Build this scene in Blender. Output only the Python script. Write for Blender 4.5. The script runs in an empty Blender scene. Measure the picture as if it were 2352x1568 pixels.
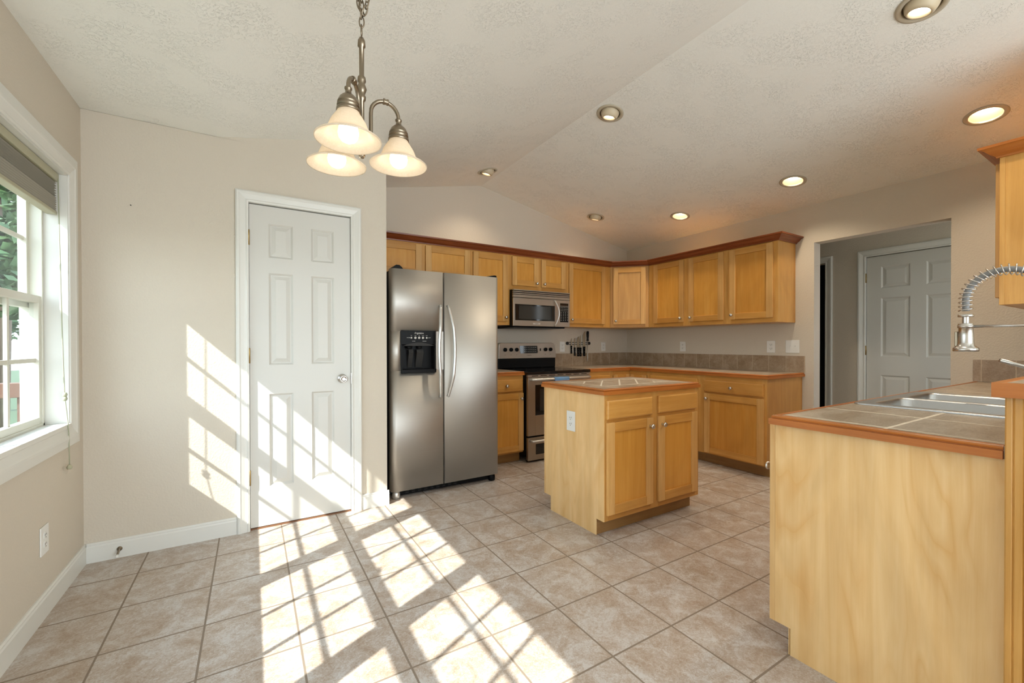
import bpy, bmesh, math, random
from mathutils import Vector, Matrix
random.seed(7)
scene = bpy.context.scene
PI = math.pi

# ------------------------------------------------------------------ camera
F_PX, YAW, PITCH, ROLL = 976.64, 0.5487, 0.0065, -0.0016
CAM = (0.7672, -3.1069, 1.1631)
cy_, sy_ = math.cos(YAW), math.sin(YAW)
R0 = Matrix(((cy_, -sy_, 0), (0, 0, -1), (sy_, cy_, 0)))
cp_, sp_ = math.cos(PITCH), math.sin(PITCH)
cr_, sr_ = math.cos(ROLL), math.sin(ROLL)
RR = Matrix(((cr_, -sr_, 0), (sr_, cr_, 0), (0, 0, 1))) @ Matrix(((1, 0, 0), (0, cp_, -sp_), (0, sp_, cp_))) @ R0
cd = bpy.data.cameras.new('camera'); cam = bpy.data.objects.new('camera', cd)
scene.collection.objects.link(cam)
cd.sensor_fit = 'HORIZONTAL'; cd.sensor_width = 36; cd.lens = F_PX / 2352 * 36
cd.shift_y = 12.22 / 2352; cd.clip_start = 0.02; cd.clip_end = 200
X, Y, Z = RR[0], -RR[1], -RR[2]
cam.matrix_world = Matrix(((X[0], Y[0], Z[0], CAM[0]), (X[1], Y[1], Z[1], CAM[1]), (X[2], Y[2], Z[2], CAM[2]), (0, 0, 0, 1)))
scene.camera = cam

# ------------------------------------------------------------------ light and exposure
vs = scene.view_settings
scene.display_settings.display_device = 'sRGB'
vs.view_transform = 'Standard'; vs.look = 'None'; vs.gamma = 1; vs.use_curve_mapping = False
vs.exposure = 0.08
world = bpy.data.worlds.new('world'); scene.world = world; world.use_nodes = True
wn = world.node_tree; wn.nodes.clear()
wo = wn.nodes.new('ShaderNodeOutputWorld'); wb = wn.nodes.new('ShaderNodeBackground')
tc = wn.nodes.new('ShaderNodeTexCoord'); sx = wn.nodes.new('ShaderNodeSeparateXYZ'); rp = wn.nodes.new('ShaderNodeValToRGB')
wn.links.new(tc.outputs['Generated'], sx.inputs[0]); wn.links.new(sx.outputs['Z'], rp.inputs[0])
rp.color_ramp.elements[0].position = 0.0; rp.color_ramp.elements[0].color = (0.85, 0.94, 1.0, 1)
rp.color_ramp.elements[1].position = 0.7; rp.color_ramp.elements[1].color = (0.58, 0.76, 1.0, 1)
wn.links.new(rp.outputs[0], wb.inputs[0]); wb.inputs[1].default_value = 5.3
wn.links.new(wb.outputs[0], wo.inputs[0])
SUN = Vector((1, 0.48, -0.994)).normalized()
sl = bpy.data.lights.new('sun', 'SUN'); so = bpy.data.objects.new('sun', sl); scene.collection.objects.link(so)
sl.energy = 11.5; sl.angle = math.radians(0.5); sl.color = (1, 0.98, 0.95)
so.rotation_euler = SUN.to_track_quat('-Z', 'Y').to_euler(); so.location = (-6, -4, 8)
# fill light added behind the camera to brighten the room
dl = bpy.data.lights.new('rear_fill_light', 'AREA'); do = bpy.data.objects.new('rear_fill_light', dl); scene.collection.objects.link(do)
dl.shape = 'RECTANGLE'; dl.size = 3.6; dl.size_y = 2.0; dl.energy = 55; dl.color = (0.88, 0.95, 1.0)
do.location = (2.6, -6.12, 1.06); do.rotation_euler = (PI / 2, 0, 0)
LAMP = 24.0       # power of one recessed lamp
BULB = 0.45       # power of one chandelier bulb
WARM = (1.0, 0.85, 0.65)

# ------------------------------------------------------------------ materials
def mat(name, col, rough=0.5, metal=0.0, spec=0.5):
    m = bpy.data.materials.new(name); m.use_nodes = True
    b = m.node_tree.nodes['Principled BSDF']
    b.inputs['Base Color'].default_value = (*col, 1); b.inputs['Roughness'].default_value = rough
    b.inputs['Metallic'].default_value = metal; b.inputs['Specular IOR Level'].default_value = spec
    return m
def nd(m, t, **kw):
    n = m.node_tree.nodes.new(t)
    for k, v in kw.items():
        if hasattr(n, k): setattr(n, k, v)
        else: n.inputs[k].default_value = v
    return n
def lk(m, a, b): m.node_tree.links.new(a, b)
def P(m): return m.node_tree.nodes['Principled BSDF']
def coords(m, scale=(1, 1, 1), loc=(0, 0, 0), rot=(0, 0, 0), kind='Object'):
    t = nd(m, 'ShaderNodeTexCoord'); mp = nd(m, 'ShaderNodeMapping')
    mp.inputs['Scale'].default_value = scale; mp.inputs['Location'].default_value = loc; mp.inputs['Rotation'].default_value = rot
    lk(m, t.outputs[kind], mp.inputs[0]); return mp.outputs[0]
def ramp(m, fac, stops):
    r = nd(m, 'ShaderNodeValToRGB'); e = r.color_ramp.elements
    while len(e) < len(stops): e.new(0.5)
    for q, (p, c) in zip(e, stops): q.position = p; q.color = (*c, 1) if len(c) == 3 else c
    lk(m, fac, r.inputs[0]); return r.outputs[0]
def bump(m, h, strength=0.3, dist=0.01):
    b = nd(m, 'ShaderNodeBump'); b.inputs['Strength'].default_value = strength; b.inputs['Distance'].default_value = dist
    lk(m, h, b.inputs['Height']); lk(m, b.outputs[0], P(m).inputs['Normal'])
def mathn(m, op, a, b=None, c=None):
    n = nd(m, 'ShaderNodeMath', operation=op)
    for i, v in enumerate((a, b, c)):
        if v is None: continue
        if isinstance(v, (int, float)): n.inputs[i].default_value = v
        else: lk(m, v, n.inputs[i])
    return n.outputs[0]

def paint(name, col, sc=90, st=0.25, dist=0.003):
    m = mat(name, col, 0.75, 0, 0.25)
    n = nd(m, 'ShaderNodeTexNoise', Scale=sc, Detail=3, Roughness=0.55); lk(m, coords(m), n.inputs['Vector'])
    r = ramp(m, n.outputs[0], [(0.42, (0, 0, 0)), (0.62, (1, 1, 1))])
    bump(m, r, st, dist); return m
M = {}
M['wall'] = paint('wall_paint_greige', (0.625, 0.560, 0.462))
M['hallwall'] = M['wall']
M['trim'] = mat('white_trim_paint', (0.71, 0.70, 0.645), 0.35)
M['door'] = mat('white_door_paint', (0.63, 0.615, 0.565), 0.4)
def ceil_mat():
    m = mat('textured_ceiling_paint', (0.88, 0.875, 0.815), 0.8, 0, 0.2)
    c = coords(m)
    n = nd(m, 'ShaderNodeTexNoise', Scale=5.0, Detail=1.0); lk(m, c, n.inputs['Vector'])
    w = nd(m, 'ShaderNodeTexNoise', Scale=58, Detail=1.0, Distortion=1.6); lk(m, c, w.inputs['Vector'])
    a = ramp(m, w.outputs[0], [(0.54, (0, 0, 0)), (0.575, (1, 1, 1)), (0.61, (0, 0, 0))])
    k = ramp(m, n.outputs[0], [(0.42, (0.1, 0.1, 0.1)), (0.62, (1, 1, 1))])
    mx = mathn(m, 'MULTIPLY', a, k); bump(m, mx, 0.6, 0.005); return m
M['ceil'] = ceil_mat()

def wood(name, c1, c2, c3, horiz=False, rough=0.33, scale=1.0, contrast=1.0, figure=False):
    m = mat(name, c1, rough, 0, 0.4)
    oi = nd(m, 'ShaderNodeObjectInfo'); sh = nd(m, 'ShaderNodeVectorMath', operation='SCALE'); sh.inputs[3].default_value = 7.3
    comb = nd(m, 'ShaderNodeCombineXYZ'); lk(m, oi.outputs['Random'], comb.inputs[0]); lk(m, oi.outputs['Random'], comb.inputs[2]); lk(m, comb.outputs[0], sh.inputs[0])
    c0 = coords(m, (1.5 * scale, 1.5 * scale, 34 * scale) if horiz else (34 * scale, 34 * scale, 1.5 * scale))
    ad = nd(m, 'ShaderNodeVectorMath', operation='ADD'); lk(m, c0, ad.inputs[0]); lk(m, sh.outputs[0], ad.inputs[1]); c = ad.outputs[0]
    n = nd(m, 'ShaderNodeTexNoise', Scale=1.0, Detail=6, Roughness=0.68, Distortion=0.5); lk(m, c, n.inputs['Vector'])
    c4 = coords(m, (1.6, 1.6, 3) if horiz else (3, 3, 1.1))
    n2 = nd(m, 'ShaderNodeTexNoise', Scale=1.4, Detail=3, Distortion=1.5); lk(m, c4, n2.inputs['Vector'])
    col = ramp(m, n.outputs[0], [(0.25, c3), (0.5, c1), (0.75, c2)])
    mx = nd(m, 'ShaderNodeMix', data_type='RGBA'); mx.blend_type = 'MULTIPLY'; mx.inputs[0].default_value = 0.42 * contrast
    bl = ramp(m, n2.outputs[0], [(0.3, (0.72, 0.66, 0.58)), (0.65, (1.12, 1.12, 1.12))])
    lk(m, col, mx.inputs[6]); lk(m, bl, mx.inputs[7])
    mx2 = nd(m, 'ShaderNodeMix', data_type='RGBA'); mx2.blend_type = 'MULTIPLY'; mx2.inputs[0].default_value = 0.6
    rv = ramp(m, oi.outputs['Random'], [(0.0, (0.86, 0.80, 0.74)), (1.0, (1.1, 1.12, 1.14))])
    lk(m, mx.outputs[2], mx2.inputs[6]); lk(m, rv, mx2.inputs[7])
    out = mx2.outputs[2]
    if figure:     # cathedral figure of rotary-cut veneer: thin wandering lines
        cf = coords(m, (3.0, 3.0, 0.6)); a2 = nd(m, 'ShaderNodeVectorMath', operation='ADD'); lk(m, cf, a2.inputs[0]); lk(m, sh.outputs[0], a2.inputs[1])
        nf = nd(m, 'ShaderNodeTexNoise', Scale=1.25, Detail=2.5, Roughness=0.45, Distortion=0.9); lk(m, a2.outputs[0], nf.inputs['Vector'])
        fr = mathn(m, 'FRACT', mathn(m, 'MULTIPLY', nf.outputs[0], 9.0))
        ln = ramp(m, fr, [(0.0, (0.90, 0.76, 0.56)), (0.22, (0.99, 0.96, 0.92)), (0.65, (1.03, 1.04, 1.06)), (1.0, (0.93, 0.84, 0.70))])
        n3 = nd(m, 'ShaderNodeTexNoise', Scale=2.2, Detail=1.0); lk(m, a2.outputs[0], n3.inputs['Vector'])
        mk = ramp(m, n3.outputs[0], [(0.40, (0, 0, 0)), (0.62, (1, 1, 1))])
        mf = nd(m, 'ShaderNodeMix', data_type='RGBA'); mf.blend_type = 'MULTIPLY'; lk(m, mathn(m, 'MULTIPLY', mk, 0.75), mf.inputs[0]); lk(m, out, mf.inputs[6]); lk(m, ln, mf.inputs[7]); out = mf.outputs[2]
    lk(m, out, P(m).inputs['Base Color'])
    bump(m, n.outputs[0], 0.06, 0.002); return m
M['maple'] = wood('honey_maple', (0.62, 0.325, 0.085), (0.68, 0.385, 0.12), (0.54, 0.265, 0.06))
M['mapleh'] = wood('honey_maple_across', (0.60, 0.300, 0.070), (0.66, 0.35, 0.10), (0.52, 0.235, 0.05), True)
M['panelwood'] = wood('maple_panel', (0.66, 0.315, 0.058), (0.71, 0.37, 0.085), (0.59, 0.265, 0.043), contrast=0.8)
M['stile'] = wood('light_maple_stile', (0.66, 0.375, 0.125), (0.72, 0.44, 0.17), (0.58, 0.31, 0.09))
M['pale'] = wood('pale_maple_veneer', (0.78, 0.515, 0.235), (0.83, 0.585, 0.30), (0.72, 0.435, 0.17), contrast=1.0, scale=0.6, figure=True)
M['cherry'] = wood('red_cherry_trim', (0.46, 0.148, 0.024), (0.53, 0.19, 0.038), (0.35, 0.10, 0.016), True, 0.42)
M['crown'] = wood('dark_cherry_crown', (0.25, 0.062, 0.018), (0.36, 0.105, 0.030), (0.12, 0.026, 0.009), True, 0.3)
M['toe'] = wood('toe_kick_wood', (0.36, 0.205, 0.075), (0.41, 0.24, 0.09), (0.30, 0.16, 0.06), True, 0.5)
M['steel'] = mat('brushed_steel', (0.54, 0.52, 0.48), 0.30, 1.0)
def brushed(m, horiz=True):
    c = coords(m, (3, 3, 400) if horiz else (400, 400, 3))
    n = nd(m, 'ShaderNodeTexNoise', Scale=1.0, Detail=2); lk(m, c, n.inputs['Vector'])
    r = ramp(m, n.outputs[0], [(0.3, (0.47, 0.47, 0.47)), (0.7, (0.56, 0.56, 0.56))]); lk(m, r, P(m).inputs['Roughness'])
brushed(M['steel'])
M['steel2'] = mat('darker_brushed_steel', (0.43, 0.39, 0.335), 0.4, 1.0)
M['sinksteel'] = mat('satin_sink_steel', (0.50, 0.51, 0.52), 0.33, 1.0)
M['nickel'] = mat('brushed_nickel', (0.62, 0.60, 0.57), 0.25, 1.0)
M['handle'] = mat('satin_handle', (0.68, 0.67, 0.64), 0.35, 0.8)
M['pewter'] = mat('antique_pewter', (0.30, 0.245, 0.18), 0.32, 1.0)
M['brass'] = mat('aged_brass', (0.42, 0.30, 0.13), 0.4, 1.0)
M['black'] = mat('black_plastic', (0.006, 0.006, 0.006), 0.35, 0, 0.10)
M['blackm'] = mat('matt_black', (0.014, 0.014, 0.014), 0.6)
M['blackglass'] = mat('black_glass', (0.006, 0.006, 0.007), 0.05)
M['ovenglass'] = mat('smoked_window', (0.03, 0.029, 0.027), 0.1)
M['darkgrey'] = mat('dark_grey_plastic', (0.035, 0.033, 0.031), 0.5, 0, 0.15)
M['white'] = mat('white_plastic', (0.78, 0.77, 0.73), 0.3)
M['slot'] = mat('outlet_slots', (0.10, 0.09, 0.08), 0.6)
M['print'] = mat('light_print', (0.6, 0.58, 0.54), 0.5)
M['printdark'] = mat('dark_print', (0.10, 0.08, 0.06), 0.5)
M['blue'] = mat('blue_cloth', (0.16, 0.30, 0.50), 0.9)
M['vinyl'] = mat('almond_vinyl', (0.66, 0.65, 0.56), 0.35)
M['blind'] = mat('pleated_fabric', (0.36, 0.34, 0.28), 0.85)
M['blindrail'] = mat('blind_rail', (0.42, 0.40, 0.27), 0.45)
M['cord'] = mat('cord', (0.40, 0.41, 0.29), 0.7)
M['baffle'] = mat('almond_baffle', (0.62, 0.52, 0.36), 0.45)
M['ringm'] = mat('beige_trim_ring', (0.50, 0.44, 0.33), 0.4)
M['hose'] = mat('grey_hose', (0.26, 0.26, 0.26), 0.45)
M['blade'] = mat('knife_steel', (0.62, 0.58, 0.50), 0.25, 1.0)
M['void'] = mat('unlit_room', (0.01, 0.01, 0.01), 0.9)  # the closet's darkness is put into this near-black colour
M['threshold'] = mat('brown_threshold', (0.20, 0.09, 0.04), 0.6)
M['deckwood'] = mat('red_cedar_stain', (0.12, 0.055, 0.032), 0.7)
M['siding'] = mat('white_post_paint', (0.75, 0.76, 0.76), 0.6)
M['bark'] = mat('bark', (0.10, 0.07, 0.05), 0.9)
M['grass'] = mat('lawn', (0.035, 0.065, 0.02), 0.9)
def leaf():
    m = mat('leaf', (0.10, 0.24, 0.06), 0.6)
    n = nd(m, 'ShaderNodeTexNoise', Scale=2.5, Detail=2); lk(m, coords(m), n.inputs['Vector'])
    lk(m, ramp(m, n.outputs[0], [(0.35, (0.03, 0.065, 0.022)), (0.65, (0.085, 0.16, 0.06))]), P(m).inputs['Base Color']); return m
M['leaf'] = leaf()
def emis(name, col, s):
    m = mat(name, (1, 1, 1)); P(m).inputs['Emission Color'].default_value = (*col, 1); P(m).inputs['Emission Strength'].default_value = s; return m
M['bulb'] = emis('lit_bulb', (1, 0.92, 0.78), 2.4)
M['bulb2'] = emis('lit_reflector_bulb', (1, 0.88, 0.70), 7.0)
def glass():
    m = bpy.data.materials.new('window_glass'); m.use_nodes = True; t = m.node_tree; t.nodes.clear()
    o = t.nodes.new('ShaderNodeOutputMaterial'); mx = t.nodes.new('ShaderNodeMixShader'); a = t.nodes.new('ShaderNodeBsdfTransparent'); g = t.nodes.new('ShaderNodeBsdfGlossy')
    lw = t.nodes.new('ShaderNodeLayerWeight'); lw.inputs[0].default_value = 0.5; pw = t.nodes.new('ShaderNodeMath'); pw.operation = 'POWER'; pw.inputs[1].default_value = 5; fr = t.nodes.new('ShaderNodeMath'); fr.operation = 'MULTIPLY_ADD'; fr.inputs[1].default_value = 0.45; fr.inputs[2].default_value = 0.02; t.links.new(lw.outputs['Facing'], pw.inputs[0]); t.links.new(pw.outputs[0], fr.inputs[0])
    a.inputs[0].default_value = (0.95, 0.97, 0.96, 1); g.inputs['Roughness'].default_value = 0.02
    t.links.new(fr.outputs[0], mx.inputs[0]); t.links.new(a.outputs[0], mx.inputs[1]); t.links.new(g.outputs[0], mx.inputs[2]); t.links.new(mx.outputs[0], o.inputs[0])
    return m
M['glass'] = glass()
def frosted():
    m = bpy.data.materials.new('frosted_alabaster_glass'); m.use_nodes = True; t = m.node_tree; t.nodes.clear()
    o = t.nodes.new('ShaderNodeOutputMaterial'); mx = t.nodes.new('ShaderNodeMixShader'); mx2 = t.nodes.new('ShaderNodeMixShader')
    a = t.nodes.new('ShaderNodeBsdfTranslucent'); d = t.nodes.new('ShaderNodeBsdfDiffuse'); g = t.nodes.new('ShaderNodeBsdfGlossy')
    n = t.nodes.new('ShaderNodeTexNoise'); n.inputs['Scale'].default_value = 14; n.inputs['Distortion'].default_value = 2
    r = t.nodes.new('ShaderNodeValToRGB'); r.color_ramp.elements[0].color = (0.78, 0.68, 0.54, 1); r.color_ramp.elements[1].color = (0.92, 0.86, 0.76, 1)
    t.links.new(n.outputs[0], r.inputs[0]); t.links.new(r.outputs[0], a.inputs[0]); t.links.new(r.outputs[0], d.inputs[0])
    mx.inputs[0].default_value = 0.5; mx2.inputs[0].default_value = 0.05; g.inputs['Roughness'].default_value = 0.25
    t.links.new(a.outputs[0], mx.inputs[1]); t.links.new(d.outputs[0], mx.inputs[2]); t.links.new(mx.outputs[0], mx2.inputs[1]); t.links.new(g.outputs[0], mx2.inputs[2]); t.links.new(mx2.outputs[0], o.inputs[0])
    return m
M['shade'] = frosted()

def grid_line(m, v, pitch, off, w):
    """1 on a grout line, 0 on a tile"""
    a = mathn(m, 'SUBTRACT', v, off); a = mathn(m, 'DIVIDE', a, pitch); a = mathn(m, 'ADD', a, 0.5)
    fr = mathn(m, 'FRACT', a); a = mathn(m, 'SUBTRACT', fr, 0.5); a = mathn(m, 'ABSOLUTE', a)
    return mathn(m, 'LESS_THAN', a, w / pitch / 2)
def tile_mat(name, u, v, pu, pv, ou, ov, w, c1, c2, c3, grout, rough=0.42, nsc=5.0, diag=None, stretch=(1, 1, 1), bumpd=0.003):
    m = mat(name, c1, rough, 0, 0.45)
    s = nd(m, 'ShaderNodeSeparateXYZ'); geo = nd(m, 'ShaderNodeNewGeometry'); lk(m, geo.outputs['Position'], s.inputs[0])
    U, Vv = s.outputs[u], (s.outputs[v] if v is not None else None)
    g = grid_line(m, U, pu, ou, w)
    if Vv is not None: g = mathn(m, 'MAXIMUM', g, grid_line(m, Vv, pv, ov, w))
    if diag:   # straight border, diagonal field: (xc, yc, half x, half y, pitch)
        xc, yc, hx, hy, dp = diag
        a = mathn(m, 'SUBTRACT', U, xc); b = mathn(m, 'SUBTRACT', Vv, yc)
        ax = mathn(m, 'SUBTRACT', mathn(m, 'ABSOLUTE', a), hx); ay = mathn(m, 'SUBTRACT', mathn(m, 'ABSOLUTE', b), hy)
        d = mathn(m, 'MAXIMUM', ax, ay); inside = mathn(m, 'LESS_THAN', d, 0.0)
        edge = mathn(m, 'LESS_THAN', mathn(m, 'ABSOLUTE', d), w / 2)
        p = mathn(m, 'ADD', a, b); q = mathn(m, 'SUBTRACT', a, b)
        dg = mathn(m, 'MAXIMUM', grid_line(m, p, dp, 0, w * 1.4), grid_line(m, q, dp, 0, w * 1.4))
        dg = mathn(m, 'MULTIPLY', dg, inside); g = mathn(m, 'MULTIPLY', g, mathn(m, 'SUBTRACT', 1, inside)); g = mathn(m, 'MAXIMUM', mathn(m, 'MAXIMUM', g, dg), edge)
    # per-tile shift of the mottling
    fu = mathn(m, 'FLOOR', mathn(m, 'DIVIDE', mathn(m, 'SUBTRACT', U, ou), pu))
    fv = mathn(m, 'FLOOR', mathn(m, 'DIVIDE', mathn(m, 'SUBTRACT', Vv, ov), pv)) if Vv is not None else 0.0
    cb = nd(m, 'ShaderNodeCombineXYZ'); lk(m, mathn(m, 'MULTIPLY', fu, 3.7), cb.inputs[0])
    lk(m, mathn(m, 'MULTIPLY', fu, 1.3), cb.inputs[2])
    if Vv is not None: lk(m, mathn(m, 'MULTIPLY', fv, 5.1), cb.inputs[1])
    ad = nd(m, 'ShaderNodeVectorMath', operation='ADD'); st = nd(m, 'ShaderNodeVectorMath', operation='MULTIPLY'); st.inputs[1].default_value = stretch
    lk(m, geo.outputs['Position'], st.inputs[0]); lk(m, st.outputs[0], ad.inputs[0]); lk(m, cb.outputs[0], ad.inputs[1])
    n = nd(m, 'ShaderNodeTexNoise', Scale=nsc, Detail=8, Roughness=0.72, Distortion=0.6); lk(m, ad.outputs[0], n.inputs['Vector'])
    n2 = nd(m, 'ShaderNodeTexNoise', Scale=nsc * 9, Detail=4, Roughness=0.7, Distortion=1.5); lk(m, ad.outputs[0], n2.inputs['Vector'])
    mix = mathn(m, 'ADD', mathn(m, 'MULTIPLY', n.outputs[0], 0.58), mathn(m, 'MULTIPLY', n2.outputs[0], 0.42))
    col = ramp(m, mix, [(0.39, c3), (0.49, c1), (0.58, c2)])
    mx = nd(m, 'ShaderNodeMix', data_type='RGBA'); lk(m, g, mx.inputs[0]); lk(m, col, mx.inputs[6]); mx.inputs[7].default_value = (*grout, 1)
    lk(m, mx.outputs[2], P(m).inputs['Base Color'])
    h = mathn(m, 'ADD', mathn(m, 'MULTIPLY', mathn(m, 'SUBTRACT', 1, g), 1.0), mathn(m, 'MULTIPLY', n2.outputs[0], 0.25))
    bump(m, h, 0.5, bumpd)
    lk(m, mathn(m, 'ADD', mathn(m, 'MULTIPLY', g, 0.4), rough), P(m).inputs['Roughness'])
    return m
FT1, FT2, FT3 = (0.45, 0.375, 0.31), (0.57, 0.535, 0.50), (0.36, 0.265, 0.19)
M['floor'] = tile_mat('floor_tile', 0, 1, 0.3285, 0.3375, 0.266, -1.958, 0.0075, FT1, FT2, FT3, (0.25, 0.195, 0.145), 0.36, 9.0)
CT1, CT2, CT3 = (0.40, 0.315, 0.225), (0.50, 0.42, 0.33), (0.29, 0.205, 0.13)
M['ctop'] = tile_mat('counter_tile', 0, 1, 0.33, 0.33, 2.842, -2.572, 0.011, CT1, CT2, CT3, (0.72, 0.64, 0.52), 0.30, 4.0, stretch=(1, 3, 1), bumpd=0.0015)
M['itop'] = tile_mat('island_tile', 0, 1, 0.33, 0.33, 2.70, -1.09, 0.011, CT1, CT2, CT3, (0.72, 0.64, 0.52), 0.30, 4.0, diag=(2.99, -0.931, 0.30, 0.165, 0.17), bumpd=0.0015)
M['bsk'] = tile_mat('backsplash_tile_back', 0, None, 0.159, 1, 4.020, 0, 0.004, (0.33, 0.235, 0.150), (0.41, 0.31, 0.215), (0.25, 0.165, 0.095), (0.55, 0.44, 0.31), 0.4, 7.0)
M['bsw'] = tile_mat('backsplash_tile_side', 1, None, 0.1600, 1, -0.039, 0, 0.004, (0.33, 0.235, 0.150), (0.41, 0.31, 0.215), (0.25, 0.165, 0.095), (0.55, 0.44, 0.31), 0.4, 7.0)
def deckm():
    return tile_mat('deck_boards', 0, None, 0.14, 1, 0, 0, 0.008, (0.12, 0.09, 0.07), (0.15, 0.12, 0.09), (0.09, 0.065, 0.05), (0.03, 0.02, 0.02), 0.7, 4.0)
M['deck'] = deckm()

# ------------------------------------------------------------------ mesh builder
COL = scene.collection
class MB:
    def __init__(s, Mx=None): s.v = []; s.f = []; s.m = []; s.sm = []; s.M = Mx
    def add(s, vs, fs, m=0, smooth=False):
        o = len(s.v)
        for p in vs:
            p = Vector(p)
            if s.M is not None: p = s.M @ p
            s.v.append(p)
        for f in fs: s.f.append([i + o for i in f]); s.m.append(m); s.sm.append(smooth)
        return s
    def box(s, x0, x1, y0, y1, z0, z1, m=0):
        x0, x1 = min(x0, x1), max(x0, x1); y0, y1 = min(y0, y1), max(y0, y1); z0, z1 = min(z0, z1), max(z0, z1)
        return s.add([(x0, y0, z0), (x1, y0, z0), (x1, y1, z0), (x0, y1, z0), (x0, y0, z1), (x1, y0, z1), (x1, y1, z1), (x0, y1, z1)],
                     [(0, 3, 2, 1), (4, 5, 6, 7), (0, 1, 5, 4), (1, 2, 6, 5), (2, 3, 7, 6), (3, 0, 4, 7)], m)
    def prism(s, poly, axis, a0, a1, m=0, smooth=False):
        """poly: 2D points in the two other axes (in xyz order)"""
        def P3(p, a):
            q = list(p); q.insert(axis, a); return q
        n = len(poly)
        vs = [P3(p, a0) for p in poly] + [P3(p, a1) for p in poly]
        s.add(vs, [(i, (i + 1) % n, n + (i + 1) % n, n + i) for i in range(n)], m, smooth)
        o = len(s.v) - 2 * n
        s.f += [[o + i for i in range(n)], [o + n + i for i in range(n)]]; s.m += [m, m]; s.sm += [False, False]
        return s
    def lathe(s, prof, c=(0, 0, 0), d=(0, 0, 1), seg=24, m=0, smooth=True, ang=2 * PI):
        """prof: (radius, height along d)"""
        q = Vector((0, 0, 1)).rotation_difference(Vector(d).normalized()); c = Vector(c)
        n = len(prof); vs = []
        for k in range(seg):
            a = ang * k / seg
            for r, h in prof: vs.append(c + q @ Vector((r * math.cos(a), r * math.sin(a), h)))
        fs = []
        for k in range(seg):
            k2 = (k + 1) % seg
            for i in range(n - 1): fs.append((k * n + i, k2 * n + i, k2 * n + i + 1, k * n + i + 1))
        return s.add(vs, fs, m, smooth)
    def tube(s, pts, r, seg=10, m=0, closed=False, caps=True):
        pts = [Vector(p) for p in pts]; n = len(pts); vs = []
        rs = r if isinstance(r, (list, tuple)) else [r] * n
        t0 = (pts[1] - pts[0]).normalized(); up = Vector((0, 0, 1)) if abs(t0.z) < 0.9 else Vector((1, 0, 0))
        nrm = (up - t0 * up.dot(t0)).normalized()
        for i in range(n):
            if closed: t = (pts[(i + 1) % n] - pts[i - 1]).normalized()
            else: t = (pts[min(i + 1, n - 1)] - pts[max(i - 1, 0)]).normalized()
            nrm = (nrm - t * nrm.dot(t)).normalized(); b = t.cross(nrm)
            for k in range(seg):
                a = 2 * PI * k / seg; vs.append(pts[i] + (nrm * math.cos(a) + b * math.sin(a)) * rs[i])
        fs = []
        for i in range(n if closed else n - 1):
            j = (i + 1) % n
            for k in range(seg): fs.append((i * seg + k, i * seg + (k + 1) % seg, j * seg + (k + 1) % seg, j * seg + k))
        if caps and not closed: fs += [tuple(range(seg)), tuple((n - 1) * seg + k for k in range(seg))]
        return s.add(vs, fs, m, True)
    def sweep(s, path, prof, m=0):
        """path: list of (x,y); prof: closed list of (offset to the right of the path, z)"""
        n = len(path); rows = []
        for i in range(n):
            p = Vector(path[i])
            def nr(a, b): d = (Vector(b) - Vector(a)).normalized(); return Vector((d.y, -d.x))
            if i == 0: o = nr(path[0], path[1])
            elif i == n - 1: o = nr(path[-2], path[-1])
            else:
                a, b = nr(path[i - 1], path[i]), nr(path[i], path[i + 1]); o = (a + b); o = o / (1 + a.dot(b))
            rows.append([(p.x + o.x * d, p.y + o.y * d, z) for d, z in prof])
        k = len(prof); vs = [v for r in rows for v in r]; fs = []
        for i in range(n - 1):
            for j in range(k): fs.append((i * k + j, i * k + (j + 1) % k, (i + 1) * k + (j + 1) % k, (i + 1) * k + j))
        fs += [tuple(range(k)), tuple((n - 1) * k + j for j in range(k))]
        return s.add(vs, fs, m)
    def build(s, name, mats, parent=None, bevel=0.0, loc=None, subsurf=0):
        if not isinstance(mats, (list, tuple)): mats = [mats]
        org = Vector(parent['org']) if parent is not None else Vector(loc or (0, 0, 0))
        me = bpy.data.meshes.new(name); me.from_pydata([tuple(v - org) for v in s.v], [], s.f)
        for q in mats: me.materials.append(M[q] if isinstance(q, str) else q)
        for p, mi, sm in zip(me.polygons, s.m, s.sm): p.material_index = mi; p.use_smooth = sm
        bm = bmesh.new(); bm.from_mesh(me); bmesh.ops.recalc_face_normals(bm, faces=bm.faces); bm.to_mesh(me); bm.free()
        o = bpy.data.objects.new(name, me); COL.objects.link(o)
        if parent is not None: o.parent = parent; o['org'] = tuple(org)
        else: o.location = org; o['org'] = tuple(org)
        if bevel:
            b = o.modifiers.new('bevel', 'BEVEL'); b.width = bevel; b.segments = 2; b.limit_method = 'ANGLE'; b.angle_limit = math.radians(40); b.harden_normals = False
        return o
def thing(name, label, cat, loc, group=None, structure=False):
    o = bpy.data.objects.new(name, None); COL.objects.link(o); o.location = loc; o.empty_display_size = 0.05
    o['org'] = tuple(loc)
    if structure: o['kind'] = 'structure'
    if label: o['label'] = label
    if cat: o['category'] = cat
    if group: o['group'] = group
    return o
def tag(o, label, cat, group=None):
    o['label'] = label; o['category'] = cat
    if group: o['group'] = group
    return o
def struct(name, mb, mats, bevel=0, label=None):
    o = mb.build(name, mats, None, bevel); o['kind'] = 'structure'
    if label: o['label'] = label
    return o
def copy_thing(root, loc, label, group=None):
    r = root.copy(); COL.objects.link(r); r.location = loc; r['label'] = label
    if group: r['group'] = group
    for ch in list(root.children):
        c = ch.copy(); COL.objects.link(c); c.parent = r
        for g in list(ch.children):
            e = g.copy(); COL.objects.link(e); e.parent = c
    return r
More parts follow.
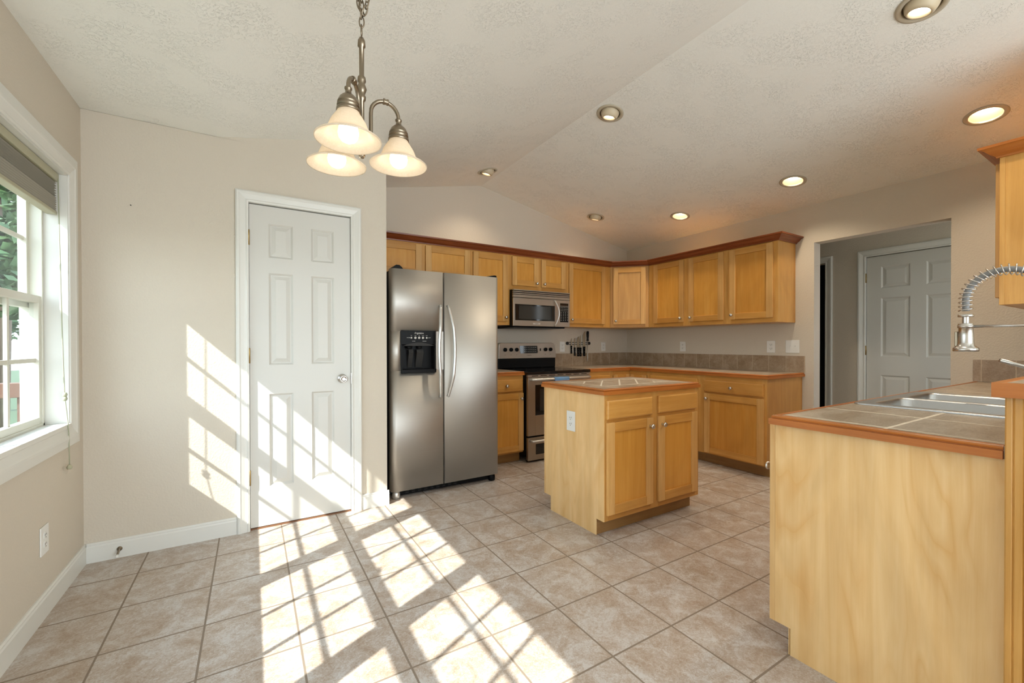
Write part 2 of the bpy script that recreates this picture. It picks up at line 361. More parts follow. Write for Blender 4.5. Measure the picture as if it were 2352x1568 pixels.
def add_text(txt, name, parent, size, Mx, m, ext=0.0004, shear=0.0):
    cu = bpy.data.curves.new(name, 'FONT'); cu.body = txt; cu.size = size; cu.align_x = 'CENTER'; cu.align_y = 'CENTER'; cu.extrude = ext; cu.shear = shear
    t = bpy.data.objects.new(name, cu); COL.objects.link(t)
    me = bpy.data.meshes.new_from_object(t); bpy.data.objects.remove(t)
    org = Vector(parent['org'])
    for v in me.vertices: v.co = (Mx @ v.co) - org
    me.materials.clear(); me.materials.append(M[m])
    o = bpy.data.objects.new(name, me); COL.objects.link(o); o.parent = parent; o['org'] = tuple(org); return o
def face_matrix(p, u, n):
    """local a -> u (width), b -> n (outwards), c -> z"""
    u = Vector(u).normalized(); n = Vector(n).normalized()
    return Matrix(((u[0], n[0], 0, p[0]), (u[1], n[1], 0, p[1]), (u[2], n[2], 1, p[2]), (0, 0, 0, 1)))

# ------------------------------------------------------------------ room dimensions
K, W, PX = 1.0386, 5.1434, 1.6007
XB, ZF, XR, ZR = 0.594, 2.410, 2.909, 2.889
SLOPE_R = (2.432 - ZR) / (W - XR)
YB = -6.2
def ceil_z(x):
    if x <= XB: return ZF
    if x <= XR: return ZF + (ZR - ZF) * (x - XB) / (XR - XB)
    return ZR + SLOPE_R * (x - XR)
WT = 0.16
# floor
struct('floor', MB().box(-WT, 6.3, YB - 0.1, K + 0.2, -0.12, 0), 'floor')
# left wall with the window opening
WY0, WY1, WZ0, WZ1 = -2.895, -0.205, 0.775, 1.99
b = MB(); b.box(-WT, 0, YB, WY0, 0, 2.5); b.box(-WT, 0, WY1, K + 0.12, 0, 2.5); b.box(-WT, 0, WY0, WY1, 0, WZ0); b.box(-WT, 0, WY0, WY1, WZ1, 2.5)
struct('wall_left', b, 'wall')
# pantry wall with the door opening
DX0, DX1, DH = 0.7485, 1.3585, 2.05
b = MB(); b.box(0, DX0, 0, 0.11, 0, ZF); b.prism([(0, ZF - 0.001), (XB, ZF - 0.001), (DX0, ZF - 0.001), (DX0, ceil_z(DX0) + 0.05), (XB, ZF + 0.05), (0, ZF + 0.05)], 1, 0, 0.11)
b.prism([(DX0, DH), (DX1, DH), (DX1, ceil_z(DX1) + 0.05), (DX0, ceil_z(DX0) + 0.05)], 1, 0, 0.11)
b.prism([(DX1, 0), (PX, 0), (PX, ceil_z(PX) + 0.05), (DX1, ceil_z(DX1) + 0.05)], 1, 0, 0.11)
struct('wall_pantry', b, 'wall')
struct('wall_recess', MB().prism([(0.11, 0), (K, 0), (K, 2.66), (0.11, 2.66)], 0, PX - 0.11, PX), 'wall')
struct('wall_back', MB().prism([(-WT, 0), (W + 0.12, 0), (W + 0.12, ceil_z(W + .12) + .05), (XR, ZR + 0.05), (XB, ZF + 0.05), (-WT, ZF + 0.05)], 1, K, K + 0.12), 'wall')
# right wall with the hall opening
OY0, OY1, OZ = -2.123, -1.232, 2.083
b = MB(); b.box(W, W + 0.115, OY1, K, 0, 2.5); b.box(W, W + 0.115, YB, OY0, 0, 2.5); b.box(W, W + 0.115, OY0, OY1, OZ, 2.5)
struct('wall_right', b, 'wall')
# wall behind the peninsula, right of the frame
struct('wall_peninsula', MB().prism([(4.03, 0), (W, 0), (W, ceil_z(W) + .05), (4.03, ceil_z(4.03) + .05)], 1, -2.97, -2.86), 'wall')
# unseen rear wall; its wide opening is added to let sky light in
b = MB(); b.prism([(-WT, 0), (0.8, 0), (0.8, 2.5), (XB, ZF + .05), (-WT, ZF + .05)], 1, YB - .12, YB); b.box(4.4, W + .115, YB - .12, YB, 0, 2.5)
b.prism([(0.8, 2.1), (4.4, 2.1), (4.4, ceil_z(4.4) + .05), (XR, ZR + .05), (0.8, ceil_z(.8) + .05)], 1, YB - .12, YB)
struct('wall_rear', b, 'wall')
# hall
HX = 6.12
b = MB(); b.box(HX, HX + .1, -3.2, -1.725 - .36, 0, 2.5); b.box(HX, HX + .1, -1.28, -0.925, 0, 2.5); b.box(HX, HX + .1, -0.15, .6, 0, 2.5)
b.box(HX, HX + .1, -2.085, -1.28, 2.045, 2.5); b.box(HX, HX + .1, -0.925, -0.15, 2.04, 2.5)
struct('wall_hall', b, 'wall')
struct('wall_hall_end', MB().box(W + .115, HX + .1, .5, .6, 0, 2.5), 'wall')
b = MB(); b.box(W + .115, W + .2, -3.2, -3.1, 0, 2.5); b.box(HX - .05, HX + .1, -3.2, -3.1, 0, 2.5); b.box(W + .2, HX - .05, -3.2, -3.1, 0, .9); b.box(W + .2, HX - .05, -3.2, -3.1, 2.05, 2.5)  # opening added in this unseen wall so sky light brightens the hall
struct('wall_hall_near', b, 'wall')
struct('ceiling_hall', MB().box(W + .115, HX + .15, -3.2, .6, 2.42, 2.5), 'ceil')
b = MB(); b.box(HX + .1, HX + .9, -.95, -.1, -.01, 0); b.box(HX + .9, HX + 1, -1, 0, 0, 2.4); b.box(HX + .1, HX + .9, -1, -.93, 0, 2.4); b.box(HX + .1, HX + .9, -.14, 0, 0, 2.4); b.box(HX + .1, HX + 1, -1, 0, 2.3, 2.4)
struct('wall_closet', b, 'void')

# ---- ceiling with real holes for the recessed lights
cb = MB()
cb.prism([(-WT, ZF), (XB, ZF), (XR, ZR), (W + .12, ceil_z(W + .12)), (W + .12, ceil_z(W + .12) + .16), (XR, ZR + .16), (XB, ZF + .16), (-WT, ZF + .16)], 1, YB - .12, K + .12)
ceiling = struct('ceiling', cb, 'ceil')
CANS = [  # x, y, kind, label
    (3.029, -0.799, 'eye', 'round eyeball ceiling light set in the slope, nearest the ridge above the island'),
    (2.742, 0.577, 'eye', 'round eyeball ceiling light right beside the ridge above the refrigerator'),
    (4.166, 0.593, 'eye', 'small round eyeball ceiling light near the back corner above the wall cabinets'),
    (3.492, -2.392, 'eye', 'large round eyeball ceiling light cut off by the top edge of the photo'),
    (4.676, -0.160, 'open', 'round open recessed light above the right-hand wall cabinets, next to the small eyeball light'),
    (4.661, -1.278, 'open', 'round open recessed light above the wide hall opening'),
    (4.574, -2.398, 'open', 'round open recessed light above the wall cabinet at the right edge'),
]
NL = Vector((-(ZR - ZF) / (XR - XB), 0, 1)).normalized(); NR = Vector((-SLOPE_R, 0, 1)).normalized()
hole = MB()
for x, y, k, l in CANS:
    nv = NL if x < XR else NR
    hole.lathe([(0, -.05), (.078, -.05), (.078, .30), (0, .30)], (x, y, ceil_z(x)), nv, 32)
ho = hole.build('holes', 'ceil'); bm = bmesh.new(); bm.from_mesh(ho.data); bmesh.ops.remove_doubles(bm, verts=bm.verts, dist=1e-5); bmesh.ops.recalc_face_normals(bm, faces=bm.faces); bm.to_mesh(ho.data); bm.free()
md = ceiling.modifiers.new('b', 'BOOLEAN'); md.operation = 'DIFFERENCE'; md.solver = 'EXACT'; md.object = ho
dg = bpy.context.evaluated_depsgraph_get(); me = bpy.data.meshes.new_from_object(ceiling.evaluated_get(dg)); ceiling.modifiers.clear(); ceiling.data = me
for p in me.polygons: p.use_smooth = False
bpy.data.objects.remove(ho)
for x, y, k, l in CANS:
    nv = NL if x < XR else NR; z = ceil_z(x); c = Vector((x, y, z)); q = Vector((0, 0, 1)).rotation_difference(nv)
    t = thing('recessed_light', l, 'ceiling light', (x, y, z), 'recessed lights in the vaulted ceiling')
    MB().lathe([(.076, -.001), (.098, -.001), (.098, -.004), (.090, -.008), (.076, -.006), (.072, .004), (.076, .004)], c, nv, 40).build('trim_ring', 'ringm', t)
    if k == 'open':
        MB().lathe([(.074, -.004), (.070, .03), (.060, .075), (.056, .085), (.056, .12), (0, .12)], c, nv, 40).build('baffle', 'baffle', t)
        MB().lathe([(0, .035), (.025, .037), (.042, .045), (.048, .060), (.045, .085), (.02, .115)], c, nv, 28).build('bulb', 'bulb2', t)
        lp = c + nv * .02
    else:
        MB().lathe([(.074, -.004), (.074, .12), (0, .12)], c, nv, 40).build('housing', 'ringm', t)
        tilt = Vector((nv.x * -0.2 + 0.10, -0.25, 1)).normalized()
        e = c + nv * .012
        MB().lathe([(.040, -.030), (.042, -.044), (.048, -.046), (.058, -.036), (.065, -.018), (.068, .0), (.065, .02), (.052, .04), (.02, .045)], e, tilt, 36).build('eyeball', 'baffle', t)
        MB().lathe([(0, -.036), (.02, -.035), (.034, -.030), (.041, -.02), (.041, .02)], e, tilt, 28).build('bulb', 'bulb2', t)
        lp = e - tilt * .05
    ld = bpy.data.lights.new('lamp_light', 'SPOT'); lo = bpy.data.objects.new('lamp_light', ld); COL.objects.link(lo); lo.parent = t
    ld.energy = LAMP * (0.6 if y > 0.3 else 1.1); ld.color = WARM; ld.spot_size = math.radians(125); ld.spot_blend = 0.8; ld.shadow_soft_size = 0.035
    lo.location = lp - c

# ------------------------------------------------------------------ doors, casings, baseboards
def casing_prof(sc=1.0):
    return [(0, 0), (0.012, 0), (.016, .006), (.016, .020), (.012, .024), (.014, .040), (.018, .050), (.020, .058), (.020, .066), (0, .066)]
def casing(name, u0, u1, z0, z1, Mx, w=.068, legs=True, bottom=False, parent=None):
    """frame moulding around an opening u0..u1; z0..z1; stepped profile; local coords a, b(out), c(z)"""
    mb = MB(Mx)
    prof = [(0.0, 0.010), (0.010, .013), (.016, .010), (.026, .012), (.044, .017), (.050, .020), (.060, .020), (w, .014)]   # (distance from the opening, thickness)
    def ring(d): return [(u0 - d, z0 - d if bottom else z0), (u0 - d, z1 + d), (u1 + d, z1 + d), (u1 + d, z0 - d if bottom else z0)]
    rows = [[(a, 0, c) for a, c in ring(0)]] + [[(a, t, c) for a, c in ring(d)] for d, t in prof] + [[(a, 0, c) for a, c in ring(w)]]
    vs = [v for r in rows for v in r]; fs = []
    for i in range(len(rows) - 1):
        for j in range(4 if bottom else 3): fs.append((i * 4 + j, i * 4 + (j + 1) % 4, (i + 1) * 4 + (j + 1) % 4, (i + 1) * 4 + j))
    n = len(rows); fs2 = [(0 * 4 + j, (0 * 4 + (j + 1) % 4), ((n - 1) * 4 + (j + 1) % 4), (n - 1) * 4 + j) for j in range(4 if bottom else 3)]
    if not bottom:
        fs2 += [tuple(i * 4 for i in range(n)), tuple(i * 4 + 3 for i in range(n))]
    mb.add(vs, fs + fs2)
    if parent is not None: return mb.build(name, 'trim', parent)
    return struct(name, mb, 'trim')
def panel_door(root, Mx, w, z0, z1, us, zs, t=.035):
    """six panel door; us: list of (u0,u1) panel columns, zs: list of (z0,z1) rows. Returns slab"""
    mb = MB(Mx)
    mb.box(0, w, -t, -.0125, z0, z1)
    ue = [0] + [q for p in us for q in p] + [w]; ze = sorted([z0, z1] + [q for p in zs for q in p])
    for i in range(0, len(ue), 2): mb.box(ue[i], ue[i + 1], -.0125, 0, z0, z1)
    for (a0, a1) in us:
        for i in range(0, len(ze), 2): mb.box(a0, a1, -.0125, 0, ze[i], ze[i + 1])
        for (c0, c1) in zs:
            rings = [(0, 0), (.007, -.006), (.011, -.011), (.016, -.011), (.040, -.003), (.042, -.003)]
            vs = []
            for d, dep in rings: vs += [(a0 + d, dep, c0 + d), (a1 - d, dep, c0 + d), (a1 - d, dep, c1 - d), (a0 + d, dep, c1 - d)]
            fs = []
            for r in range(len(rings) - 1):
                for j in range(4): fs.append((r * 4 + j, r * 4 + (j + 1) % 4, (r + 1) * 4 + (j + 1) % 4, (r + 1) * 4 + j))
            fs.append(tuple((len(rings) - 1) * 4 + j for j in range(4)))
            mb.add(vs, fs)
    return mb.build('slab', 'door', root)
ZROWS = [(0.257, 0.847), (1.032, 1.618), (1.715, 1.932)]
d1 = thing('door_1', 'white six-panel pantry door with a chrome knob', 'door', (DX0, 0, 0), structure=True)
Md = face_matrix((0.7545, 0.012, 0), (1, 0, 0), (0, -1, 0))
panel_door(d1, Md, 0.598, 0.012, 2.040, [(.105, .243), (.352, .492)], ZROWS)
jm = MB(); jm.box(DX0, DX0 + .004, .0, .11, 0, DH); jm.box(DX1 - .004, DX1, .0, .11, 0, DH); jm.box(DX0, DX1, 0, .11, DH - .004, DH); jm.box(DX0, DX1, .05, .062, .012, DH)
jm.build('jamb', 'trim', d1)
MB().box(DX0 + .004, DX1 - .004, .005, .10, 0, .008).build('threshold', 'threshold', d1)
casing('casing', DX0 + .003, DX1 - .003, 0, DH - .003, face_matrix((0, 0, 0), (1, 0, 0), (0, -1, 0)), parent=d1)
for hz in (1.827, 1.092, 0.331):
    h = MB(); h.lathe([(0, -.046), (.0055, -.046), (.0055, .046), (.003, .050), (0, .050)], (0.7525, -.006, hz), (0, 0, 1), 10)
    h.box(0.741, 0.752, -.003, -.001, hz - .044, hz + .044); h.build('hinge', 'brass', d1)
kn = MB(); kn.lathe([(0, 0), (.031, 0), (.031, .004), (.024, .009), (.011, .014), (.011, .032), (.020, .040), (.0265, .052), (.0255, .064), (.018, .069), (.0175, .066), (.009, .064), (0, .065)], (1.297, .012, 0.928), (0, -1, 0), 32)
kn.build('knob', 'nickel', d1)
MB().box(1.3535, 1.3580, -.006, .004, .89, .965).build('strike_plate', 'nickel', d1)

d2 = thing('door_2', 'white six-panel door with brass hinges beyond the hall opening', 'door', (HX, -1.28, 0), structure=True)
Mh = face_matrix((HX + .012, -1.288, 0), (0, -1, 0), (-1, 0, 0))
panel_door(d2, Mh, 0.785, 0.012, 2.037, [(.115, .335), (.450, .670)], ZROWS)
casing('casing', -2.082, -1.284, 0, 2.042, face_matrix((HX, 0, 0), (0, 1, 0), (-1, 0, 0)), parent=d2)
for hz in (1.827, 1.092, 0.331):
    h = MB(); h.lathe([(0, -.046), (.0055, -.046), (.0055, .046), (0, .050)], (HX - .006, -1.286, hz), (0, 0, 1), 10); h.build('hinge', 'brass', d2)
jm = MB(); jm.box(HX, HX + .1, -1.284, -1.280, 0, 2.045); jm.box(HX, HX + .1, -2.085, -2.080, 0, 2.045); jm.box(HX + .05, HX + .06, -2.08, -1.284, 0, 2.045); jm.build('jamb', 'trim', d2)
casing('trim_1', -0.925, -0.15, 0, 2.04, face_matrix((HX, 0, 0), (0, 1, 0), (-1, 0, 0)))

BBH = .104
def bb_prof(): return [(0, 0), (.012, 0), (.012, BBH - .022), (.009, BBH - .014), (.010, BBH - .008), (.006, BBH), (0, BBH)]
struct('baseboard_left', MB().sweep([(0, YB + .02), (0, 0)], bb_prof()), 'trim')
struct('baseboard_pantry', MB().sweep([(0.012, 0), (DX0 - .066, 0)], bb_prof()), 'trim')
struct('baseboard_recess', MB().sweep([(DX1 + .066, 0), (PX, 0), (PX, .10)][:2] + [(PX, 0.10)], [(-0, 0), (.012, 0), (.012, BBH - .022), (.009, BBH - .014), (.010, BBH - .008), (.006, BBH), (0, BBH)]) if False else MB().sweep([(DX1 + .066, 0), (PX + .012, 0)], bb_prof()), 'trim')
struct('baseboard_hall', MB().sweep([(HX, -0.995), (HX, -1.21)], bb_prof()), 'trim')

ds = MB(); ds.lathe([(0, 0), (.012, 0), (.012, .004), (.006, .006), (.005, .012)], (.145, -.012, .050), (0, -1, 0), 14)
dstop = thing('door_stop', 'small dark spring door stop on the baseboard near the corner', 'door stop', (.145, -.012, .05))
ds.build('base_plate', 'pewter', dstop)
pts = [Vector((.145, -.016, .050)) + Vector((math.cos(a) * .0045, -a * .00042, math.sin(a) * .0045 - a * .00015)) for a in [i * .5 for i in range(230)]]
MB().tube(pts, .0011, 5).build('spring', 'pewter', dstop)
MB().lathe([(0, 0), (.007, 0), (.007, .012), (.004, .015), (0, .015)], (.145, -.062, .034), (0, -1, -.35), 14).build('rubber_tip', 'white', dstop)
tag(MB().lathe([(0, 0), (.003, 0), (.0025, .006), (0, .007)], (0.199, 0, 1.933), (0, -1, 0), 8).build('nail', 'blackm', None), 'tiny dark nail in the beige wall left of the pantry door', 'nail')

# ------------------------------------------------------------------ triple window
casing('trim_2', WY0, WY1, WZ0 - .002, WZ1, face_matrix((0, 0, 0), (0, 1, 0), (1, 0, 0)), w=.100, bottom=True)
jb = MB(); jb.box(-.155, 0.004, WY1 - .006, WY1, WZ0, WZ1); jb.box(-.155, 0.004, WY0, WY0 + .006, WZ0, WZ1); jb.box(-.155, .004, WY0, WY1, WZ1 - .006, WZ1)
jb.box(-.155, .012, WY0, WY1, WZ0 - .012, WZ0 + .006)
for k in (1, 2):
    ym = WY1 - .006 - .9015 * k + .0
    jb.box(-.155, -.020, ym - .022, ym + .022, WZ0, WZ1)
struct('trim_3', jb, 'trim')
UW = .893  # pitch
wlab = ['white double-hung window nearest the corner of the room', 'middle double-hung window of the three', 'double-hung window nearest the camera']
for k in range(3):
    yr = WY1 - .008 - .9015 * k + (-.018 if k else 0); yl = WY1 - .006 - .9015 * (k + 1) + (.020 if k < 2 else .018)
    wn_ = thing('window_%d' % (k + 1), wlab[k], 'window', (-.1, (yr + yl) / 2, WZ0), structure=True)
    # outer vinyl frame
    fr = MB(); 
    for (a, b_) in ((yr - .018, yr), (yl, yl + .018)): fr.box(-.155, -.078, a, b_, WZ0, WZ1)
    fr.box(-.155, -.078, yl, yr, WZ0, WZ0 + .018); fr.box(-.155, -.078, yl, yr, WZ1 - .02, WZ1)
    fr.build('window_frame', 'vinyl', wn_, .002)
    for nm, x0, x1, z0, z1, rb, rt in (('upper_sash', -.150, -.120, 1.335, WZ1 - .02, .045, .04), ('lower_sash', -.115, -.083, WZ0 + .012, 1.392, .036, .034)):
        y0, y1 = yl + .014, yr - .014; sw = .030
        s = MB(); s.box(x0, x1, y0, y0 + sw, z0, z1); s.box(x0, x1, y1 - sw, y1, z0, z1); s.box(x0, x1, y0 + sw, y1 - sw, z0, z0 + rb); s.box(x0, x1, y0 + sw, y1 - sw, z1 - rt, z1)
        so_ = s.build(nm, 'vinyl', wn_, .002)
        g = MB(); xc = (x0 + x1) / 2; mw = .0095
        for j in (1, 2): yy = y0 + sw + (y1 - y0 - 2 * sw) * j / 3; g.box(xc - .006, xc + .006, yy - mw, yy + mw, z0 + rb, z1 - rt)
        zz = (z0 + rb + z1 - rt) / 2; g.box(xc - .0055, xc + .0055, y0 + sw, y1 - sw, zz - mw, zz + mw)
        g.build('muntins', 'vinyl', so_)
        MB().box(xc - .0015, xc + .0015, y0 + sw - .004, y1 - sw + .004, z0 + rb - .004, z1 - rt + .004).build('pane', 'glass', so_)
    lkk = MB(); lkk.box(-.100, -.078, (yr + yl) / 2 - .02, (yr + yl) / 2 + .02, 1.392, 1.402); lkk.tube([(-.09, (yr + yl) / 2, 1.406), (-.085, (yr + yl) / 2 + .03, 1.408)], .004, 6); lkk.build('sash_lock', 'vinyl', wn_)
    # pleated blind
    bl = thing('pleated_blind', ['raised pleated blind in the corner window, with a hanging cord', 'raised pleated blind in the middle window', 'raised pleated blind in the window nearest the camera'][k], 'blind', (-.045, (yr + yl) / 2, 1.96), 'pleated blinds over the windows')
    ya, yb = yl + .006, yr - .006
    MB().box(-.070, -.022, ya, yb, 1.945, WZ1 - .008).build('headrail', 'blindrail', bl, .003)
    pl = MB(); n = 26; poly = []; zt, zb = 1.945, 1.800
    for i in range(n + 1):
        fz = i / n; zc = zt - (zt - zb) * (fz ** 0.9); poly.append((-.030 - (0 if i % 2 else .016 * (1 if i < 14 else .35)), zc))
    back = [(x - .026, z) for x, z in reversed(poly)]
    pl.prism(poly + back, 1, ya + .003, yb - .003); pl.build('pleats', 'blind', bl)
    MB().box(-.066, -.028, ya + .001, yb - .001, 1.786, 1.802).build('bottom_rail', 'blindrail', bl, .003)
    if k == 0:
        MB().tube([(-.014, -.262, 1.95), (-.010, -.260, 1.60), (-.006, -.257, 1.25), (-.003, -.256, 1.08), (.000, -.254, .92), (.012, -.262, .80), (.018, -.270, .74), (.019, -.268, .585)], .0023, 6).build('cord', 'cord', bl)
        bd = MB(); 
        for zz in (.924, .905): bd.lathe([(0, -.011), (.007, -.009), (.010, 0), (.007, .009), (0, .011)], (.001, -.254, zz), (0, 0, 1), 12)
        bd.build('cord_joiner', 'cord', bl)
        MB().lathe([(0, -.012), (.008, -.010), (.011, .0), (.005, .012), (0, .013)], (.019, -.268, .578), (0, 0, 1), 12).build('tassel', 'blindrail', bl)

# ------------------------------------------------------------------ outlets
def outlet(p, u, n, label, kind='outlet', w=.075, h=.118, part='plate'):
    nm = 'wall_outlet' if kind == 'outlet' else 'light_switch'
    t = thing(nm, label, 'outlet' if kind == 'outlet' else 'light switch', p)
    Mx = face_matrix(p, u, n)
    MB(Mx).box(-w / 2, w / 2, 0, .005, -h / 2, h / 2).build('plate', 'white', t, .003)
    if kind == 'outlet':
        for s in (-1, 1):
            c = s * .0195
            f = MB(Mx); pts = [(math.cos(a) * .0165, max(-.0135, min(.0135, math.sin(a) * .0165)) + c) for a in [i * PI / 12 for i in range(24)]]
            f.prism(pts, 1, .004, .0075); r = f.build('receptacle', 'white', t)
            g = MB(Mx); g.box(-.0085, -.0055, .007, .0080, c - .001, c + .008); g.box(.0055, .0085, .007, .0080, c - .001, c + .007); g.lathe([(0, 0), (.003, 0), (.003, .0008), (0, .0008)], (0, .007, c - .008), (0, 1, 0), 10)
            g.build('slots', 'slot', r)
    else:
        for s in (-1, 1):
            r = MB(Mx); r.box(s * .023 - .006, s * .023 + .006, .004, .006, -.012, .012, 0); r.box(s * .023 - .004, s * .023 + .004, .005, .016, -.001, .010, 0); r.build('toggle', 'white', t)
    return t
outlet((0, -.507, .327), (0, 1, 0), (1, 0, 0), 'white outlet low on the left wall below the window', h=.122, w=.082)
outlet((4.026, K, 1.130), (1, 0, 0), (0, -1, 0), 'white outlet on the back wall between the range and the knife rack', h=.125, w=.076)
outlet((4.707, K, 1.128), (1, 0, 0), (0, -1, 0), 'white outlet on the back wall right of the knife rack', h=.118, w=.076)
outlet((W, .151, 1.131), (0, 1, 0), (-1, 0, 0), 'white outlet on the right wall above the backsplash, nearest the back corner', h=.115)
outlet((W, -.858, 1.133), (0, 1, 0), (-1, 0, 0), 'white outlet on the right wall beside the double light switch', h=.118, w=.080)
outlet((W, -1.053, 1.135), (0, 1, 0), (-1, 0, 0), 'white double toggle light switch at the end of the backsplash', 'switch', w=.122, h=.122)
outlet((2.5503, -.933, .659), (0, 1, 0), (-1, 0, 0), 'white outlet on the pale side panel of the island', h=.130, w=.084)

# ------------------------------------------------------------------ cabinets
def knob(parent, p, n):
    MB().lathe([(0, 0), (.0085, 0), (.0065, .004), (.0055, .012), (.009, .016), (.0155, .021), (.0162, .026), (.012, .031), (0, .033)], p, n, 20).build('knob', 'nickel', parent)
def cab_door(root, p, u, n, w, z0, z1, kside=None, kz=None, fw=.058, t=.019, name='door', pm='panelwood'):
    """p: lower start point of the door on the face frame (z ignored)"""
    Mx = face_matrix((p[0], p[1], 0), u, n); b0 = .0006; iz0, iz1 = z0 + fw, z1 - fw
    d = MB(Mx); d.box(0, fw, b0, t, z0, z1, 0); d.box(w - fw, w, b0, t, z0, z1, 0)
    d.box(fw, w - fw, b0, t, z0, z0 + fw, 1); d.box(fw, w - fw, b0, t, z1 - fw, z1, 1)
    fr = d.build(name, ['stile', 'mapleh'], root, .0025)
    pn = MB(Mx)
    # chamfered inner edge and flat recessed panel
    pn.box(fw - .004, w - fw + .004, b0 + .002, t - .011, iz0 - .004, iz1 + .004)
    pn.build('door_panel', pm, fr)
    if kside is not None:
        ku = .030 if kside == 0 else w - .030
        kp = Mx @ Vector((ku, t, kz)); knob(fr, kp, n)
    return fr
def drawer(root, p, u, n, w, z0, z1, kn=True):
    Mx = face_matrix((p[0], p[1], 0), u, n); t = .019
    e = .008
    vs = [(0, .0006, z0), (w, .0006, z0), (w, .0006, z1), (0, .0006, z1), (0, t - .005, z0), (w, t - .005, z0), (w, t - .005, z1), (0, t - .005, z1), (e, t, z0 + e), (w - e, t, z0 + e), (w - e, t, z1 - e), (e, t, z1 - e)]
    fs = [(0, 3, 2, 1), (0, 1, 5, 4), (1, 2, 6, 5), (2, 3, 7, 6), (3, 0, 4, 7), (4, 5, 9, 8), (5, 6, 10, 9), (6, 7, 11, 10), (7, 4, 8, 11), (8, 9, 10, 11)]
    o = MB(Mx).add(vs, fs).build('drawer', 'mapleh', root)
    if kn: knob(o, Mx @ Vector((w / 2, t, (z0 + z1) / 2)), n)
    return o
def frame_part(root, Mx, w, z0, z1, stiles, rails, t=.019, m='maple'):
    """face frame: outer w x z0..z1; stiles: list of (u0,u1); rails: list of (z0,z1)"""
    f = MB(Mx)
    for a, b_ in stiles: f.box(a, b_, -t, 0, z0, z1, 0)
    ss = sorted(stiles)
    for c0, c1 in rails:
        for i in range(len(ss) - 1): f.box(ss[i][1], ss[i + 1][0], -t, 0, c0, c1, 1)
    return f.build('face_frame', [m, 'mapleh'], root, .0008)

# ---- wall cabinets
ZU0, ZU1 = 1.361, 2.108
FY = K - .33          # face plane of the back wall cabinets
FXW = W - .315        # face plane of the right wall cabinets (4.8284)
def wall_cab_back(label, x0, x1, z0, z1, doors, group='wall cabinets'):
    t = thing('wall_cabinet', label, 'cabinet', (x0, K, z0), group)
    MB().box(x0 + .0008, x1 - .0008, FY + .019, K - .001, z0, z1).build('cabinet_box', ['maple'], t, .001)
    Mx = face_matrix((x0, FY, 0), (1, 0, 0), (0, -1, 0)); w = x1 - x0
    st = [(0, max(.02, doors[0][0] - x0 + .012)), (doors[-1][1] - x0 - .012, w)]
    for i in range(len(doors) - 1): st.append((doors[i][1] - x0 - .012, doors[i + 1][0] - x0 + .012))
    frame_part(t, Mx, w, z0, z1, st, [(z0, doors[0][2] + .012), (doors[0][3] - .012, z1)])
    for dx0, dx1, dz0, dz1, ks, kz in doors:
        cab_door(t, (dx0, FY), (1, 0, 0), (0, -1, 0), dx1 - dx0, dz0, dz1, ks, kz)
    return t
wall_cab_back('shallow maple wall cabinet above the refrigerator with two doors', PX + .003, 2.622, 1.765, ZU1, [(1.655, 2.112, 1.80, 2.083, None, 0), (2.150, 2.606, 1.80, 2.083, None, 0)])
wall_cab_back('tall narrow maple wall cabinet between refrigerator and microwave', 2.622, 3.072, ZU0, ZU1, [(2.642, 3.040, 1.400, 2.083, 1, 1.440)])
wall_cab_back('short two-door maple wall cabinet above the microwave', 3.072, 3.832, 1.735, ZU1, [(3.096, 3.430, 1.782, 2.083, 1, 1.815), (3.471, 3.803, 1.782, 2.083, 0, 1.815)])
wall_cab_back('wide single-door orange-toned maple wall cabinet right of the microwave', 3.832, 4.5055, ZU0, ZU1, [(3.858, 4.412, 1.400, 2.083, 0, 1.440)])
# diagonal corner cabinet
t = thing('wall_cabinet', 'diagonal corner wall cabinet with one paler door', 'cabinet', (4.9, .8, ZU0), 'wall cabinets')
ca = (4.5065, FY); cb_ = (FXW, .3865)
dvec = Vector((cb_[0] - ca[0], cb_[1] - ca[1])); dw = dvec.length; du = dvec / dw; dn = Vector((du.y, -du.x))
ins = dn * -.0195
MB().prism([(ca[0] + ins.x + .001, ca[1] + ins.y), (cb_[0] + ins.x, cb_[1] + ins.y + .001), (W - .001, cb_[1] + .001), (W - .001, K - .001), (ca[0] + .001, K - .001)], 2, ZU0, ZU1).build('cabinet_box', 'maple', t)
Mx = face_matrix((ca[0], ca[1], 0), (du.x, du.y, 0), (dn.x, dn.y, 0))
frame_part(t, Mx, dw, ZU0, ZU1, [(.002, .045), (dw - .045, dw - .002)], [(ZU0, 1.412), (2.062, ZU1)])
cab_door(t, (ca[0] + du.x * .038, ca[1] + du.y * .038), (du.x, du.y, 0), (dn.x, dn.y, 0), dw - .076, 1.400, 2.083, 0, 1.440, pm='stile')
def wall_cab_right(label, y0, y1, doors):
    """y0 > y1 (towards the camera); doors (ya, yb, knob side)"""
    t = thing('wall_cabinet', label, 'cabinet', (W, y1, ZU0), 'wall cabinets')
    MB().box(FXW + .019, W - .001, y1 + .0008, y0 - .0008, ZU0, ZU1).build('cabinet_box', 'maple', t, .001)
    Mx = face_matrix((FXW, y0, 0), (0, -1, 0), (-1, 0, 0)); w = y0 - y1
    st = [(0, y0 - doors[0][0] + .012), (y0 - doors[-1][1] - .012, w)]
    for i in range(len(doors) - 1): st.append((y0 - doors[i][1] - .012, y0 - doors[i + 1][0] + .012))
    frame_part(t, Mx, w, ZU0, ZU1, st, [(ZU0, 1.412), (2.072, ZU1)])
    for ya, yb, ks in doors: cab_door(t, (FXW, ya), (0, -1, 0), (-1, 0, 0), ya - yb, 1.402, 2.087, ks, 1.445)
wall_cab_right('double-door maple wall cabinet on the right wall beside the corner cabinet', .386, -.590, [(.308, -.100, 1), (-.165, -.563, 0)])
wall_cab_right('single-door maple wall cabinet at the end of the row near the hall opening', -.590, -1.078, [(-.628, -1.040, 0)])
